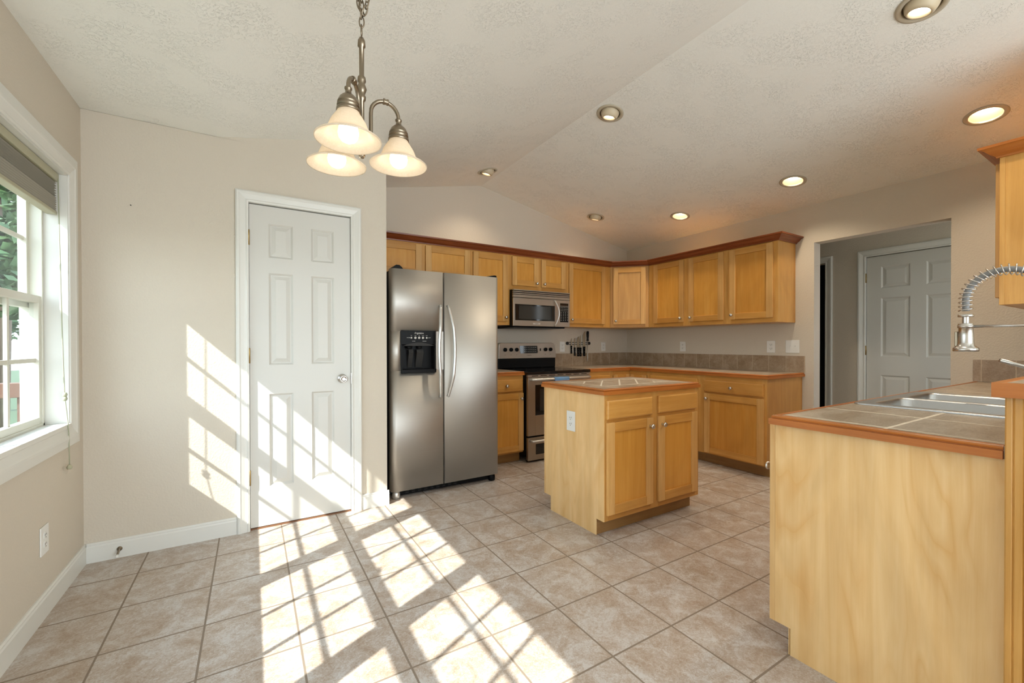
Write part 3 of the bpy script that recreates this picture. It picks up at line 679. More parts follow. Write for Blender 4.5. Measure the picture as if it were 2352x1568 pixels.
# end panel skin is part of the last cabinet's box; crown moulding along the tops
cpf = [(0, ZU1 - .010), (.010, ZU1 - .010), (.012, ZU1 - .002), (.020, ZU1 + .004), (.030, ZU1 + .010), (.046, ZU1 + .028), (.056, ZU1 + .034), (.066, ZU1 + .036), (.068, ZU1 + .048), (0, ZU1 + .048)]
tag(MB().sweep([(PX + .001, FY - .0005), (4.5065, FY - .0005), (FXW - .0005, .3865), (FXW - .0005, -1.0795), (W - .001, -1.0795)], cpf).build('crown_moulding', 'crown', None),
    'dark cherry crown moulding along the corner run of wall cabinets', 'moulding')
# wall cabinet over the peninsula, doors facing the kitchen
ZR1 = 2.125
t = thing('wall_cabinet', 'orange maple wall cabinet at the right edge above the sink counter', 'cabinet', (W, -2.86, ZU0), 'wall cabinets')
MB().box(4.054, W - .001, -2.858, -2.564, ZU0, ZR1).build('cabinet_box', 'maple', t, .001)
Mx = face_matrix((4.052, -2.545, 0), (1, 0, 0), (0, 1, 0))
frame_part(t, Mx, W - 4.053, ZU0, ZR1, [(0, .04), (W - 4.093, W - 4.053), (.525, .565)], [(ZU0, 1.41), (2.08, ZR1)])
cab_door(t, (4.080, -2.545), (1, 0, 0), (0, 1, 0), .50, 1.400, 2.095, 1, 1.44); cab_door(t, (4.605, -2.545), (1, 0, 0), (0, 1, 0), .50, 1.400, 2.095, 0, 1.44)
cpf2 = [(d, z + .017) for d, z in cpf]
tag(MB().sweep([(W - .001, -2.5445), (4.0515, -2.5445), (4.0515, -2.858)][::-1], [(-d, z) for d, z in cpf2] if False else [(d, z) for d, z in cpf2]).build('crown_moulding', 'cherry', None) if False else
    MB().sweep([(4.0515, -2.858), (4.0515, -2.5445), (W - .001, -2.5445)], [(-d, z) for d, z in cpf2]).build('crown_moulding', 'cherry', None),
    'orange cherry crown moulding on the wall cabinet at the right edge', 'moulding')

# ---- base cabinets
ZC = .892; ZB = .857
def base_box(root, x0, x1, y0, y1, toe, m='maple', z1=ZB):
    """toe: side of the toe kick recess '-y','-x','+y'"""
    poly = None
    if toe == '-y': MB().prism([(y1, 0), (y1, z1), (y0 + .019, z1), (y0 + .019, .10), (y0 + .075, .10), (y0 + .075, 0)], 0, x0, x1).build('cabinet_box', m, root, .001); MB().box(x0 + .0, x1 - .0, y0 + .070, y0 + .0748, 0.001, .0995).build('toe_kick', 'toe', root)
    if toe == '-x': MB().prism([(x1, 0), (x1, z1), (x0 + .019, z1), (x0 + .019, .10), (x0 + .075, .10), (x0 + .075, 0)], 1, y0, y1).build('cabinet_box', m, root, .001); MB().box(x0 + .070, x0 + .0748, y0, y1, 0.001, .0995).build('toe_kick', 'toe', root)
FB = K - .625   # .4136
t = thing('base_cabinet', 'narrow maple base cabinet between refrigerator and range', 'cabinet', (2.84, K, 0), 'base cabinets')
base_box(t, 2.605, 3.046, FB, K - .001, '-y')
frame_part(t, face_matrix((2.605, FB, 0), (1, 0, 0), (0, -1, 0)), .441, .10, ZB, [(0, .05), (.415, .441)], [(.10, .130), (.672, .718), (.806, ZB)])
drawer(t, (2.652, FB), (1, 0, 0), (0, -1, 0), .384, .702, .820); cab_door(t, (2.652, FB), (1, 0, 0), (0, -1, 0), .390, .118, .684, 1, .630)
t = thing('base_cabinet', 'maple base cabinet just right of the range, mostly hidden by the island', 'cabinet', (4.03, K, 0), 'base cabinets')
base_box(t, 3.862, 4.225, FB, K - .001, '-y')
frame_part(t, face_matrix((3.862, FB, 0), (1, 0, 0), (0, -1, 0)), .363, .10, ZB, [(0, .03), (.333, .363)], [(.10, .130), (.672, .718), (.806, ZB)])
drawer(t, (3.882, FB), (1, 0, 0), (0, -1, 0), .323, .702, .815); cab_door(t, (3.882, FB), (1, 0, 0), (0, -1, 0), .323, .118, .684, 0, .63)
FXB = W - .61   # 4.5334
t = thing('base_cabinet', 'L-shaped maple corner base cabinet behind the island', 'cabinet', (4.8, .7, 0), 'base cabinets')
MB().prism([(4.227, K - .001), (4.227, FB + .019), (FXB + .019, FB + .019), (FXB + .019, .125), (W - .001, .125), (W - .001, K - .001)], 2, .10, ZB).build('cabinet_box', 'maple', t)
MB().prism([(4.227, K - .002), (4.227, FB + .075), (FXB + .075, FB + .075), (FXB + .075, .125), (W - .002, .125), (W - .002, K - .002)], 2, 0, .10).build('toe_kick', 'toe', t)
frame_part(t, face_matrix((4.227, FB, 0), (1, 0, 0), (0, -1, 0)), FXB - 4.227, .10, ZB, [(0, .03), (FXB - 4.229, FXB - 4.227)], [(.10, .13), (.806, ZB)])
frame_part(t, face_matrix((FXB, FB, 0), (0, -1, 0), (-1, 0, 0)), FB - .125, .10, ZB, [(0, .002), (FB - .155, FB - .125)], [(.10, .13), (.806, ZB)])
cab_door(t, (4.262, FB), (1, 0, 0), (0, -1, 0), FXB - 4.262 - .021, .118, .812, None); cab_door(t, (FXB, FB - .021), (0, -1, 0), (-1, 0, 0), FB - .16 - .021, .118, .812, None)
def base_right(label, y0, y1, stile=.022):
    t = thing('base_cabinet', label, 'cabinet', (W, y1, 0), 'base cabinets')
    base_box(t, FXB, W - .001, y1 + .0005, y0 - .0005, '-x')
    frame_part(t, face_matrix((FXB, y0, 0), (0, -1, 0), (-1, 0, 0)), y0 - y1, .10, ZB, [(0, stile + .02), (y0 - y1 - stile - .02, y0 - y1)], [(.10, .130), (.668, .712), (.80, ZB)])
    return t
t = base_right('maple base cabinet of the right wall run, hidden behind the island', .125, -.515)
drawer(t, (FXB, .100), (0, -1, 0), (-1, 0, 0), .58, .702, .818); cab_door(t, (FXB, .100), (0, -1, 0), (-1, 0, 0), .285, .112, .682, 1, .63); cab_door(t, (FXB, -.195), (0, -1, 0), (-1, 0, 0), .285, .112, .682, 0, .63)
t = base_right('maple base cabinet with blotchy door at the hall end of the right wall', -.515, -1.138)
drawer(t, (FXB, -.549), (0, -1, 0), (-1, 0, 0), .567, .699, .812); cab_door(t, (FXB, -.555), (0, -1, 0), (-1, 0, 0), .563, .112, .683, 0, .636)

# ---- worktops
EDGE = [(-.018, ZC - .004), (-.018, ZC + .0015), (-.004, ZC + .0015), (.002, ZC - .0015), (.0045, ZC - .005), (.0035, ZC - .009), (.001, ZC - .010), (.001, ZC - .012), (.011, ZC - .012), (.011, ZC - .034), (-.018, ZC - .034)]
def worktop(label, poly, edge, m='ctop', name='worktop', hole=None, cat='countertop'):
    cx = sum(p[0] for p in poly) / len(poly); cy = sum(p[1] for p in poly) / len(poly)
    t = thing(name, label, cat, (cx, cy, ZC))
    if hole is None: MB().prism(poly, 2, ZB + .001, ZC).build('tile_top', m, t)
    else:
        x0, x1 = min(p[0] for p in poly), max(p[0] for p in poly); y0, y1 = min(p[1] for p in poly), max(p[1] for p in poly); a, b_, c, d = hole
        q = MB(); q.box(x0, a, y0, y1, ZB + .001, ZC); q.box(b_, x1, y0, y1, ZB + .001, ZC); q.box(a, b_, y0, c, ZB + .001, ZC); q.box(a, b_, d, y1, ZB + .001, ZC); q.build('tile_top', m, t)
    MB().sweep(edge, EDGE).build('wood_edge', 'cherry', t)
    return t
worktop('short tiled counter with cherry edge between refrigerator and range', [(2.605, K - .001), (2.605, FB - .012), (3.050, FB - .012), (3.050, K - .001)], [(2.605, FB - .012), (3.050, FB - .012)])
worktop('long L-shaped tiled counter with cherry edge along the back and right walls',
        [(3.862, K - .001), (3.862, FB - .012), (FXB - .012, FB - .012), (FXB - .012, -1.150), (W - .001, -1.150), (W - .001, K - .001)],
        [(3.862, FB - .012), (FXB - .012, FB - .012), (FXB - .012, -1.150), (W - .001, -1.150)])
IX0, IX1, IY0, IY1 = 2.5325, 3.4506, -1.2532, -.6089
worktop('square tiled island worktop with cherry edge', [(IX0 + .011, IY0 + .011), (IX1 - .011, IY0 + .011), (IX1 - .011, IY1 - .011), (IX0 + .011, IY1 - .011)],
        [(IX0 + .011, IY1 - .011), (IX0 + .011, IY0 + .011), (IX1 - .011, IY0 + .011), (IX1 - .011, IY1 - .011), (IX0 + .011, IY1 - .011)][::-1] if False else [(IX0 + .011, IY1 - .011), (IX0 + .011, IY0 + .011), (IX1 - .011, IY0 + .011), (IX1 - .011, IY1 - .011), (IX0 + .011, IY1 - .011)], 'itop')
SX0, SX1, SY0, SY1 = 3.075, 3.905, -2.822, -2.275
worktop('tiled peninsula counter with cherry edge around the sink', [(2.456, -2.246), (W - .001, -2.246), (W - .001, -2.830), (2.456, -2.830)],
        [(W - .001, -2.246), (2.456, -2.246), (2.456, -2.830)][::-1] if False else [(W - .001, -2.246), (2.456, -2.246), (2.456, -2.828)], 'ctop', hole=(SX0 + .02, SX1 - .02, SY0 + .02, SY1 - .02))
for o in [o for o in COL.objects if o.name.startswith('wood_edge')]: pass

# backsplashes (one row of tiles)
tag(MB().box(3.850, W - .0105, K - .010, K, ZC + .0005, 1.047).build('backsplash', 'bsk', None), 'row of brown backsplash tiles along the back wall', 'backsplash')
tag(MB().box(W - .010, W, -1.161, K - .0105, ZC + .0005, 1.047).build('backsplash', 'bsw', None), 'row of brown backsplash tiles along the right wall left of the hall opening', 'backsplash')
tag(MB().box(W - .010, W, -2.83, -2.238, ZC + .002, 1.047).build('backsplash', 'bsw', None), 'short row of brown backsplash tiles behind the faucet', 'backsplash')

# ---- island cabinet
t = thing('kitchen_island', 'free-standing maple kitchen island with two drawers over two doors', 'kitchen island', (3.0, -.93, 0))
kx0, kx1, ky0, ky1 = 2.5503, 3.4489, -1.236, -.633
MB().prism([(ky1 - .001, .10), (ky1 - .001, ZB), (ky0 + .019, ZB), (ky0 + .019, .10), (ky0 + .073, .10), (ky0 + .073, 0), (ky1 - .075, 0), (ky1 - .075, .10)], 0, kx0 + .006, kx1).build('cabinet_box', 'maple', t)
MB().prism([(ky1 - .018, .10), (ky1 - .018, ZB), (ky0 + .001, ZB), (ky0 + .001, .10), (ky0 + .068, .10), (ky0 + .068, 0), (ky1 - .075, 0), (ky1 - .075, .10)], 0, kx0, kx0 + .0055).build('side_panel', 'pale', t)['label'] = 'pale veneer side panel'
MB().box(kx0 - .001, kx0 + .0055, ky1 - .017, ky1, .10, ZB).build('corner_strip', 'pale', t)
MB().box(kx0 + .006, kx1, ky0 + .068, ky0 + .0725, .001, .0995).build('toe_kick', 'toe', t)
fm = face_matrix((kx0 + .0058, ky0, 0), (1, 0, 0), (0, -1, 0))
frame_part(t, fm, kx1 - kx0, .10, ZB, [(0, .030), (.40, .475), (kx1 - kx0 - .045, kx1 - kx0 - .006)], [(.10, .145), (.680, .722), (.815, ZB)])
drawer(t, (2.566, ky0), (1, 0, 0), (0, -1, 0), .394, .711, .825, False); drawer(t, (3.018, ky0), (1, 0, 0), (0, -1, 0), .397, .713, .825, False)
cab_door(t, (2.566, ky0), (1, 0, 0), (0, -1, 0), .396, .138, .692, 1, .640); cab_door(t, (3.018, ky0), (1, 0, 0), (0, -1, 0), .397, .138, .692, 0, .640)

# ---- peninsula cabinets
t = thing('base_cabinet', 'long maple peninsula cabinet with a pale end panel facing the room', 'cabinet', (3.8, -2.53, 0), 'base cabinets')
px0 = 2.475; pyf = -2.226
MB().box(px0 + .006, SX0 + .0, -2.832, pyf - .019, .10, ZB).box(SX1, W - .001, -2.832, pyf - .019, .10, ZB).box(SX0, SX1, -2.832, pyf - .019, .10, .60).box(px0 + .006, W - .001, -2.832, pyf - .072, 0, .10).build('cabinet_box', 'maple', t)
MB().prism([(-2.832, 0), (-2.832, ZB), (pyf - .0195, ZB), (pyf - .0195, .10), (pyf - .074, .10), (pyf - .074, 0)], 0, px0, px0 + .0055).build('side_panel', 'pale', t)['label'] = 'large pale veneer end panel with cloudy grain'
MB().box(px0, W - .001, pyf - .0715, pyf - .068, .001, .0995).build('toe_kick', 'pale', t)
fm = face_matrix((px0 - .001, pyf, 0), (1, 0, 0), (0, 1, 0)); pw = W - .002 - px0
xs = [0, .56, 1.47, 2.08, pw]
frame_part(t, fm, pw, .10, ZB, [(0, .05)] + [(x - .02, x + .02) for x in xs[1:-1]] + [(pw - .04, pw)], [(.10, .13), (.68, .71), (.815, ZB)], m='pale')
dd = [(.040, .54), (.58, 1.02), (1.03, 1.45), (1.49, 2.06), (2.10, pw - .03)]
for i, (a, b_) in enumerate(dd):
    cab_door(t, (px0 + a, pyf), (1, 0, 0), (0, 1, 0), b_ - a, .112, .69, 0 if i in (0, 2, 4) else 1, .672)
    drawer(t, (px0 + a, pyf), (1, 0, 0), (0, 1, 0), b_ - a, .702, .825, i not in (1, 2))
# raised bar: half wall, fluted post, cap
t = thing('raised_bar', 'raised bar ledge with cherry moulding and a fluted maple post at the right edge', 'bar counter', (3.2, -2.92, 0))
MB().box(2.470, 4.028, -2.955, -2.8335, 0, 1.022).build('half_wall', 'wall', t)
prof = []; yy0, yy1 = -2.960, -2.8325
pr_ = [(yy1, 2.4685), (yy1, 2.440), (yy1 - .003, 2.437), (yy1 - .012, 2.437), (yy1 - .015, 2.440), (yy1 - .018, 2.437), (yy1 - .030, 2.437), (yy1 - .034, 2.443), (yy1 - .038, 2.437),
       (yy1 - .062, 2.437), (yy1 - .066, 2.443), (yy1 - .070, 2.437), (yy1 - .095, 2.437), (yy1 - .099, 2.443), (yy1 - .103, 2.437), (yy0, 2.437), (yy0, 2.4685)]
MB().prism([(x, y) for y, x in pr_], 2, 0, 1.022).build('post', 'maple', t)
BZ = 1.060
MB().box(2.425, 4.028, -3.02, -2.832, BZ - .036, BZ).build('tile_top', 'ctop', t)
ed = [(-.018, BZ - .004), (-.018, BZ + .0015), (.0, BZ + .0015), (.006, BZ - .003), (.006, BZ - .010), (.013, BZ - .012), (.013, BZ - .036), (-.018, BZ - .036)]
MB().sweep([(4.028, -2.832), (2.425, -2.832), (2.425, -3.02), (4.028, -3.02)], [(-d, z) for d, z in ed]).build('wood_edge', 'cherry', t)

# ---- sink
t = thing('kitchen_sink', 'stainless steel double-bowl sink set in the peninsula counter', 'sink', ((SX0 + SX1) / 2, (SY0 + SY1) / 2, ZC))
b = MB(); zt = ZC + .006
bowls = [(SX0 + .045, 3.480, SY0 + .075, SY1 - .05), (3.510, SX1 - .045, SY0 + .075, SY1 - .05)]
def rrect(x0, x1, y0, y1, r, n=5):
    pts = []
    for cx, cy, a0 in ((x1 - r, y1 - r, 0), (x0 + r, y1 - r, PI / 2), (x0 + r, y0 + r, PI), (x1 - r, y0 + r, 1.5 * PI)):
        for i in range(n + 1): a = a0 + PI / 2 * i / n; pts.append((cx + r * math.cos(a), cy + r * math.sin(a)))
    return pts
bm = bmesh.new()
org = Vector(t['org'])
def rim_face():
    # rim plate with two holes via filled edge loops
    vsl = []
    for pts in [rrect(SX0, SX1, SY0, SY1, .03)] + [rrect(*q, .05) for q in bowls]:
        vs_ = [bm.verts.new(Vector((x, y, zt)) - org) for x, y in pts]; vsl.append(vs_)
        for i in range(len(vs_)): bm.edges.new((vs_[i], vs_[(i + 1) % len(vs_)]))
    bmesh.ops.triangle_fill(bm, edges=bm.edges[:], use_beauty=True)
    return vsl
loops = rim_face()
def ringdown(vs_, pts, zs):
    prev = vs_
    for (p, z) in zip(pts, zs):
        cur = [bm.verts.new(Vector((x, y, z)) - org) for x, y in p]
        for i in range(len(cur)):
            f = bm.faces.new((prev[i], prev[(i + 1) % len(cur)], cur[(i + 1) % len(cur)], cur[i])); f.smooth = True
        prev = cur
    return prev
ringdown(loops[0], [rrect(SX0 - .004, SX1 + .004, SY0 - .004, SY1 + .004, .032)], [ZC + .0008])
for lp_, q in zip(loops[1:], bowls):
    x0, x1, y0, y1 = q
    last = ringdown(lp_, [rrect(x0 + .006, x1 - .006, y0 + .006, y1 - .006, .048), rrect(x0 + .012, x1 - .012, y0 + .012, y1 - .012, .045), rrect(x0 + .05, x1 - .05, y0 + .05, y1 - .05, .02)], [zt - .008, zt - .16, zt - .185])
    bm.faces.new(last)
bmesh.ops.recalc_face_normals(bm, faces=bm.faces)
me = bpy.data.meshes.new('basin'); bm.to_mesh(me); bm.free(); me.materials.append(M['sinksteel'])
o = bpy.data.objects.new('basin', me); COL.objects.link(o); o.parent = t
so2 = o.modifiers.new('s', 'SOLIDIFY'); so2.thickness = .0012; so2.offset = 0
for q in bowls:
    MB().lathe([(0, .001), (.030, .001), (.042, .004), (.044, .002), (.044, -.004)], ((q[0] + q[1]) / 2, (q[2] + q[3]) / 2, zt - .185), (0, 0, 1), 24).build('drain', 'nickel', t)

# ---- faucet
fx, fy = 3.45, -2.784; hx, hy = 3.45, -2.551
t = thing('kitchen_faucet', 'brushed nickel pull-down faucet with coiled spring over the sink', 'faucet', (fx, fy, zt))
MB().lathe([(0, 0), (.030, 0), (.030, .006), (.024, .010), (.022, .16), (.018, .165), (.018, .18), (.0105, .185), (.0105, .34), (0, .34)], (fx, fy, zt), (0, 0, 1), 28).build('base', 'nickel', t)
# hose path: up from the base, arc over, down to the head
R_ = (hy - fy) / 2; zc_ = 1.355; path = [(fx, fy, 1.22 + .02 * i) for i in range(7)]
for i in range(0, 25): a = PI - PI * i / 24; path.append((fx, (fy + hy) / 2 + R_ * math.cos(a), zc_ + (R_) * math.sin(a)))
path += [(hx, hy, zc_ - .01 - .008 * i) for i in range(6)]
MB().tube(path, .0120, 14).build('hose', 'hose', t)
def spiral(path, r, pitch, wr):
    P_ = [Vector(p) for p in path]; L = [0]
    for i in range(1, len(P_)): L.append(L[-1] + (P_[i] - P_[i - 1]).length)
    n = int(L[-1] / pitch * 14); out = []
    for k in range(n + 1):
        s_ = L[-1] * k / n; i = max(j for j in range(len(L)) if L[j] <= s_ + 1e-9); i = min(i, len(P_) - 2)
        f = (s_ - L[i]) / (L[i + 1] - L[i]); p = P_[i].lerp(P_[i + 1], f)
        tg = (P_[min(i + 1, len(P_) - 1)] - P_[i]).normalized(); t2 = (P_[min(i + 2, len(P_) - 1)] - P_[min(i + 1, len(P_) - 2)]).normalized(); tg = tg.lerp(t2, f).normalized()
        e1 = Vector((1, 0, 0)); e2 = tg.cross(e1)
        a = 2 * PI * s_ / pitch; out.append(p + (e1 * math.cos(a) + e2 * math.sin(a)) * r)
    return out
MB().tube(spiral(path, .0222, .0185, .0016), .0026, 6).build('spring', 'nickel', t)
MB().lathe([(.008, .114), (.0245, .114), (.0255, .118), (.0245, .126), (.012, .126)], (hx, hy, 1.165), (0, 0, 1), 28).lathe([(.0115, .126), (.0115, .08)], (hx, hy, 1.165), (0, 0, 1), 20).build('spring_collar', 'nickel', t)
MB().lathe([(0, -.038), (.038, -.038), (.0410, -.036), (.0410, -.024), (.037, -.020), (.028, -.012), (.0255, .000), (.0245, .030), (.0225, .066), (.0245, .068), (.0245, .084), (.0225, .086), (0, .086)], (hx, hy, 1.165), (0, 0, 1), 36).build('spray_head', 'nickel', t)
MB().box(hx - .007, hx + .007, hy + .024, hy + .034, 1.150, 1.215).build('spray_lever', 'pewter', t, .002)
MB().tube([(fx, fy, 1.235), (hx, hy - .020, 1.237)], .0055, 10).lathe([(.0235, -.006), (.0262, -.006), (.0262, .006), (.0235, .006)], (hx, hy, 1.237), (0, 0, 1), 24).build('holder_arm', 'nickel', t)
MB().tube([(fx - .015, fy, 1.045), (fx - .04, fy + .03, 1.058), (fx - .10, fy + .115, 1.095)], [.010, .0085, .0075], 14).build('handle', 'nickel', t)

# ------------------------------------------------------------------ refrigerator
t = thing('refrigerator', 'stainless steel side-by-side refrigerator with ice dispenser', 'refrigerator', (2.10, .40, 0))
RX0, RX1, RYF = 1.6464, 2.5574, .0424; RS = 2.0615; RZ0, RZ1 = .060, 1.728
MB().box(RX0 + .006, RX1 - .006, RYF + .072, .80, .030, 1.722).build('body', 'blackm', t, .006)
def fdoor(x0, x1, roundleft, hole=None):
    # plan profile with softly rounded outer edge
    r = .022; y0, y1 = RYF, RYF + .066
    if roundleft: poly = [(x1, y1), (x1, y0 + .006), (x1 - .006, y0)] + [(x0 + .045 - .045 * math.sin(a), y0 + .03 - .03 * math.cos(a)) for a in [i * PI / 2 / 8 for i in range(9)]] + [(x0, y1)]
    else: poly = [(x0, y1), (x0, y0 + .006), (x0 + .006, y0)] + [(x1 - .030 + .030 * math.sin(a), y0 + .022 - .022 * math.cos(a)) for a in [i * PI / 2 / 8 for i in range(9)]] + [(x1, y1)]
    return poly
HX0, HX1, HZ0, HZ1 = 1.720, 1.990, .962, 1.262
fl = MB(); poly = fdoor(RX0, RS - .004, True)
# freezer door built around the dispenser cavity
fl.prism(poly, 2, RZ0, HZ0, 0, True); fl.prism(poly, 2, HZ1, RZ1, 0, True)
lp_ = [p for p in poly if p[0] <= HX0]; lp_ = [(HX0, RYF)] + [p for p in poly if p[0] < HX0] + [(HX0, RYF + .066)]
fl.prism(lp_, 2, HZ0, HZ1, 0, True); fl.box(HX1, RS - .004, RYF, RYF + .066, HZ0, HZ1)
dfl = fl.build('freezer_door', 'steel', t)
MB().prism(fdoor(RS + .004, RX1, False), 2, RZ0, RZ1, 0, True).build('fridge_door', 'steel', t)
# handles: bowed bars
for x, s in ((2.026, -1), (2.096, 1)):
    pts = []; rs = []
    for i in range(25):
        f = i / 24; bow = math.sin(PI * f)
        pts.append((x + s * .034 * bow + (-.004 * s), RYF - .016 - .052 * min(1, bow * 1.5), .750 + .718 * f)); rs.append(.0085 + .004 * min(1, bow * 2))
    pts = [(pts[0][0], RYF + .002, pts[0][2] + .004)] + pts + [(pts[-1][0], RYF + .002, pts[-1][2] - .004)]; rs = [.009] + rs + [.009]
    MB().tube(pts, rs, 14).build('handle', 'handle', t)
# dispenser
dsp = MB(); fz = RYF - .004
dsp.box(HX0 - .004, HX1 + .004, fz, RYF + .010, 1.160, HZ1 + .004)     # control panel
dsp.box(HX0 - .004, HX0 + .010, fz, RYF + .06, .956, 1.160); dsp.box(HX1 - .010, HX1 + .004, fz, RYF + .06, .956, 1.160)
dsp.box(HX0 - .004, HX1 + .004, fz - .006, RYF + .06, .944, .972)
dsp.box(HX0 + .01, HX1 - .01, RYF + .058, RYF + .064, .972, 1.17)
dp = dsp.build('dispenser', 'black', t, .002)
arc = [(HX0 + .012, 1.150)] + [(HX0 + .012 + (HX1 - HX0 - .024) * i / 12, 1.152 + .024 * math.sin(PI * i / 12)) for i in range(13)] + [(HX1 - .012, 1.150)]
MB().prism(arc, 1, fz - .002, fz + .001).build('dispenser_hood', 'darkgrey', dp)
MB().lathe([(0, 0), (.026, 0), (.020, -.022), (0, -.022)], (1.790, RYF + .03, 1.150), (0, 0, 1), 20).build('nozzle', 'black', dp); MB().lathe([(0, 0), (.018, 0), (.018, -.018), (.004, -.024), (.004, -.034), (0, -.034)], (1.873, RYF + .03, 1.150), (0, 0, 1), 20).build('nozzle', 'black', dp)
for xc, w_ in ((1.800, .034), (1.872, .052)):
    MB().add([(xc - w_ / 2, RYF + .010, 1.100), (xc + w_ / 2, RYF + .010, 1.100), (xc + w_ / 2, RYF + .020, 1.124), (xc - w_ / 2, RYF + .020, 1.124), (xc - w_ / 2, RYF + .054, .985), (xc + w_ / 2, RYF + .054, .985), (xc + w_ / 2, RYF + .057, 1.12), (xc - w_ / 2, RYF + .057, 1.12)],
             [(0, 1, 2, 3), (4, 5, 6, 7), (0, 4, 5, 1), (3, 2, 6, 7), (0, 3, 7, 4), (1, 5, 6, 2)]).build('paddle', 'darkgrey', dp)
for i, x in enumerate((1.797, 1.828, 1.858, 1.888, 1.918)):
    MB().lathe([(0, 0), (.0068 if i in (0, 4) else .0088, 0), (.0068 if i in (0, 4) else .0088, .002), (0, .0028)], (x, fz, 1.212), (0, -1, 0), 18).build('button', 'print', dp)
MT = Matrix(((1, 0, 0, 0), (0, 0, -1, 0), (0, 1, 0, 0), (0, 0, 0, 1)))
def tx(s, x, y, z, size, par, nm='lettering', m='print', shear=0.0): return add_text(s, nm, par, size, Matrix.Translation((x, y - .0006, z)) @ Matrix(((1, 0, 0, 0), (0, 0, -1, 0), (0, 1, 0, 0), (0, 0, 0, 1))), m, shear=shear)
tx('Frigidaire', 1.857, fz, 1.247, .019, dp, shear=.25)
tx('WATER', 1.774, fz, 1.212, .0075, dp); tx('LIGHT', 1.939, fz, 1.212, .0075, dp)
for x, s in ((1.797, 'ON'), (1.828, 'CUBE'), (1.858, 'ICE'), (1.888, 'CRUSH'), (1.918, 'LOCK')): tx(s, x, fz, 1.2285, .006, dp)
tx('WATER', 1.815, fz, 1.186, .007, dp); tx('CRUSHED', 1.900, fz, 1.186, .007, dp)
# hinge covers
for x0, x1 in ((RX0 + .012, RX0 + .095), (RX1 - .12, RX1 - .012)):
    xm = (x0 + x1) / 2; MB().prism([(x0, 1.728), (x0 + .012, 1.744), (xm - .012, 1.757), (xm + .012, 1.757), (x1 - .012, 1.744), (x1, 1.728)] if x0 < 2 else [(x0, 1.729), (x1 - .02, 1.746), (x1, 1.744), (x1, 1.729)], 1, RYF + .008, RYF + .12).build('hinge_cover', 'black', t, .002)
# grille and feet
gr = MB(); gr.box(RX0 + .04, RX1 - .04, RYF + .055, RYF + .075, .012, .056, 0)
for i in range(9):
    gr.box(RX0 + .12 + i * .05, RX0 + .145 + i * .05, RYF + .052, RYF + .056, .022, .027, 1); gr.box(RX0 + .12 + i * .05, RX0 + .145 + i * .05, RYF + .052, RYF + .056, .036, .041, 1)
gr.build('grille', ['black', 'darkgrey'], t)
for x, m_ in ((RX0 + .045, 'handle'), (RX1 - .045, 'black')):
    MB().lathe([(0, 0), (.026, 0), (.030, .01), (.030, .035), (.024, .056), (0, .056)], (x, RYF + .045, 0.0), (0, 0, 1), 20).build('roller_foot', m_, t)

# ------------------------------------------------------------------ microwave
t = thing('microwave', 'stainless over-the-range microwave under the short wall cabinet', 'microwave', (3.43, .8, 1.35))
MX0, MX1, MY = 3.078, 3.828, K - .42
x0, x1 = 3.062, 3.804
MB().box(x0 + .012, x1 + .018, MY + .022, K - .002, 1.352, 1.732).build('body', 'black', t, .002)
m1 = MB(); m1.box(x0, x1, MY, MY + .022, 1.352, 1.644, 0); m1.build('front', 'steel2', t, .002)
v = MB(); v.box(x0, x1, MY + .004, MY + .022, 1.650, 1.676, 0); v.box(x0, x1, MY + .004, MY + .022, 1.682, 1.694, 0); v.box(x0, x1, MY + .002, MY + .022, 1.702, 1.712, 0); v.box(x0, x1, MY - .002, MY + .022, 1.720, 1.730, 0)
v.build('vent_slats', 'steel2', t)
MB().box(3.082, 3.592, MY - .003, MY + .001, 1.410, 1.578).build('door_glass', 'blackglass', t, .001)
MB().box(3.130, 3.535, MY - .0045, MY - .0025, 1.425, 1.565).build('door_window', 'ovenglass', t, .0005)
MB().tube([(3.588, MY, 1.636)] + [(3.592 + .030 * math.sin(PI * i / 12), MY - .014 - .030 * math.sin(PI * i / 12), 1.628 - .262 * i / 12) for i in range(13)] + [(3.588, MY, 1.358)], .0075, 10).build('handle', 'handle', t)
MB().box(3.667, 3.780, MY - .003, MY + .001, 1.584, 1.612).build('display', 'blackglass', t)
kp = MB(); kp.box(3.667, 3.780, MY - .003, MY + .001, 1.404, 1.578, 0)
for r in range(9):
    for c in range(5 if r < 3 else 4):
        xx = 3.680 + c * (.022 if r < 3 else .029); zz = 1.566 - r * .018; kp.box(xx - .005, xx + .005, MY - .0038, MY - .0028, zz - .0025, zz + .0025, 1)
kp.build('keypad', ['black', 'print'], t)
MB().box(3.306, 3.397, MY - .0025, MY + .001, 1.370, 1.388).build('badge', 'handle', t)
tx('Frigidaire', 3.352, MY - .0025, 1.379, .013, t, m='printdark')
ub = MB(); ub.box(x0 + .03, x1 - .05, MY + .03, K - .02, 1.335, 1.352); ub.build('underside_vent', 'black', t)

# ------------------------------------------------------------------ range
t = thing('range', 'stainless and black electric range with smooth cooktop beside the island', 'stove', (3.455, .7, 0))
gx0, gx1 = 3.0525, 3.8575; GY = K - .70
MB().box(gx0, gx1, GY + .030, K - .002, .055, .868).build('body', 'black', t, .003)
MB().box(gx0 - .002, gx1 + .002, GY - .002, K - .05, .862, .892).build('cooktop', 'blackglass', t, .007)
for (cx, cy, r) in ((3.26, .52, .095), (3.66, .52, .08), (3.26, .80, .075), (3.66, .80, .095)):
    MB().lathe([(r - .002, 0), (r, 0), (r, .0004), (r - .002, .0004)], (cx, cy, .8922), (0, 0, 1), 40).build('burner_ring', 'darkgrey', t)
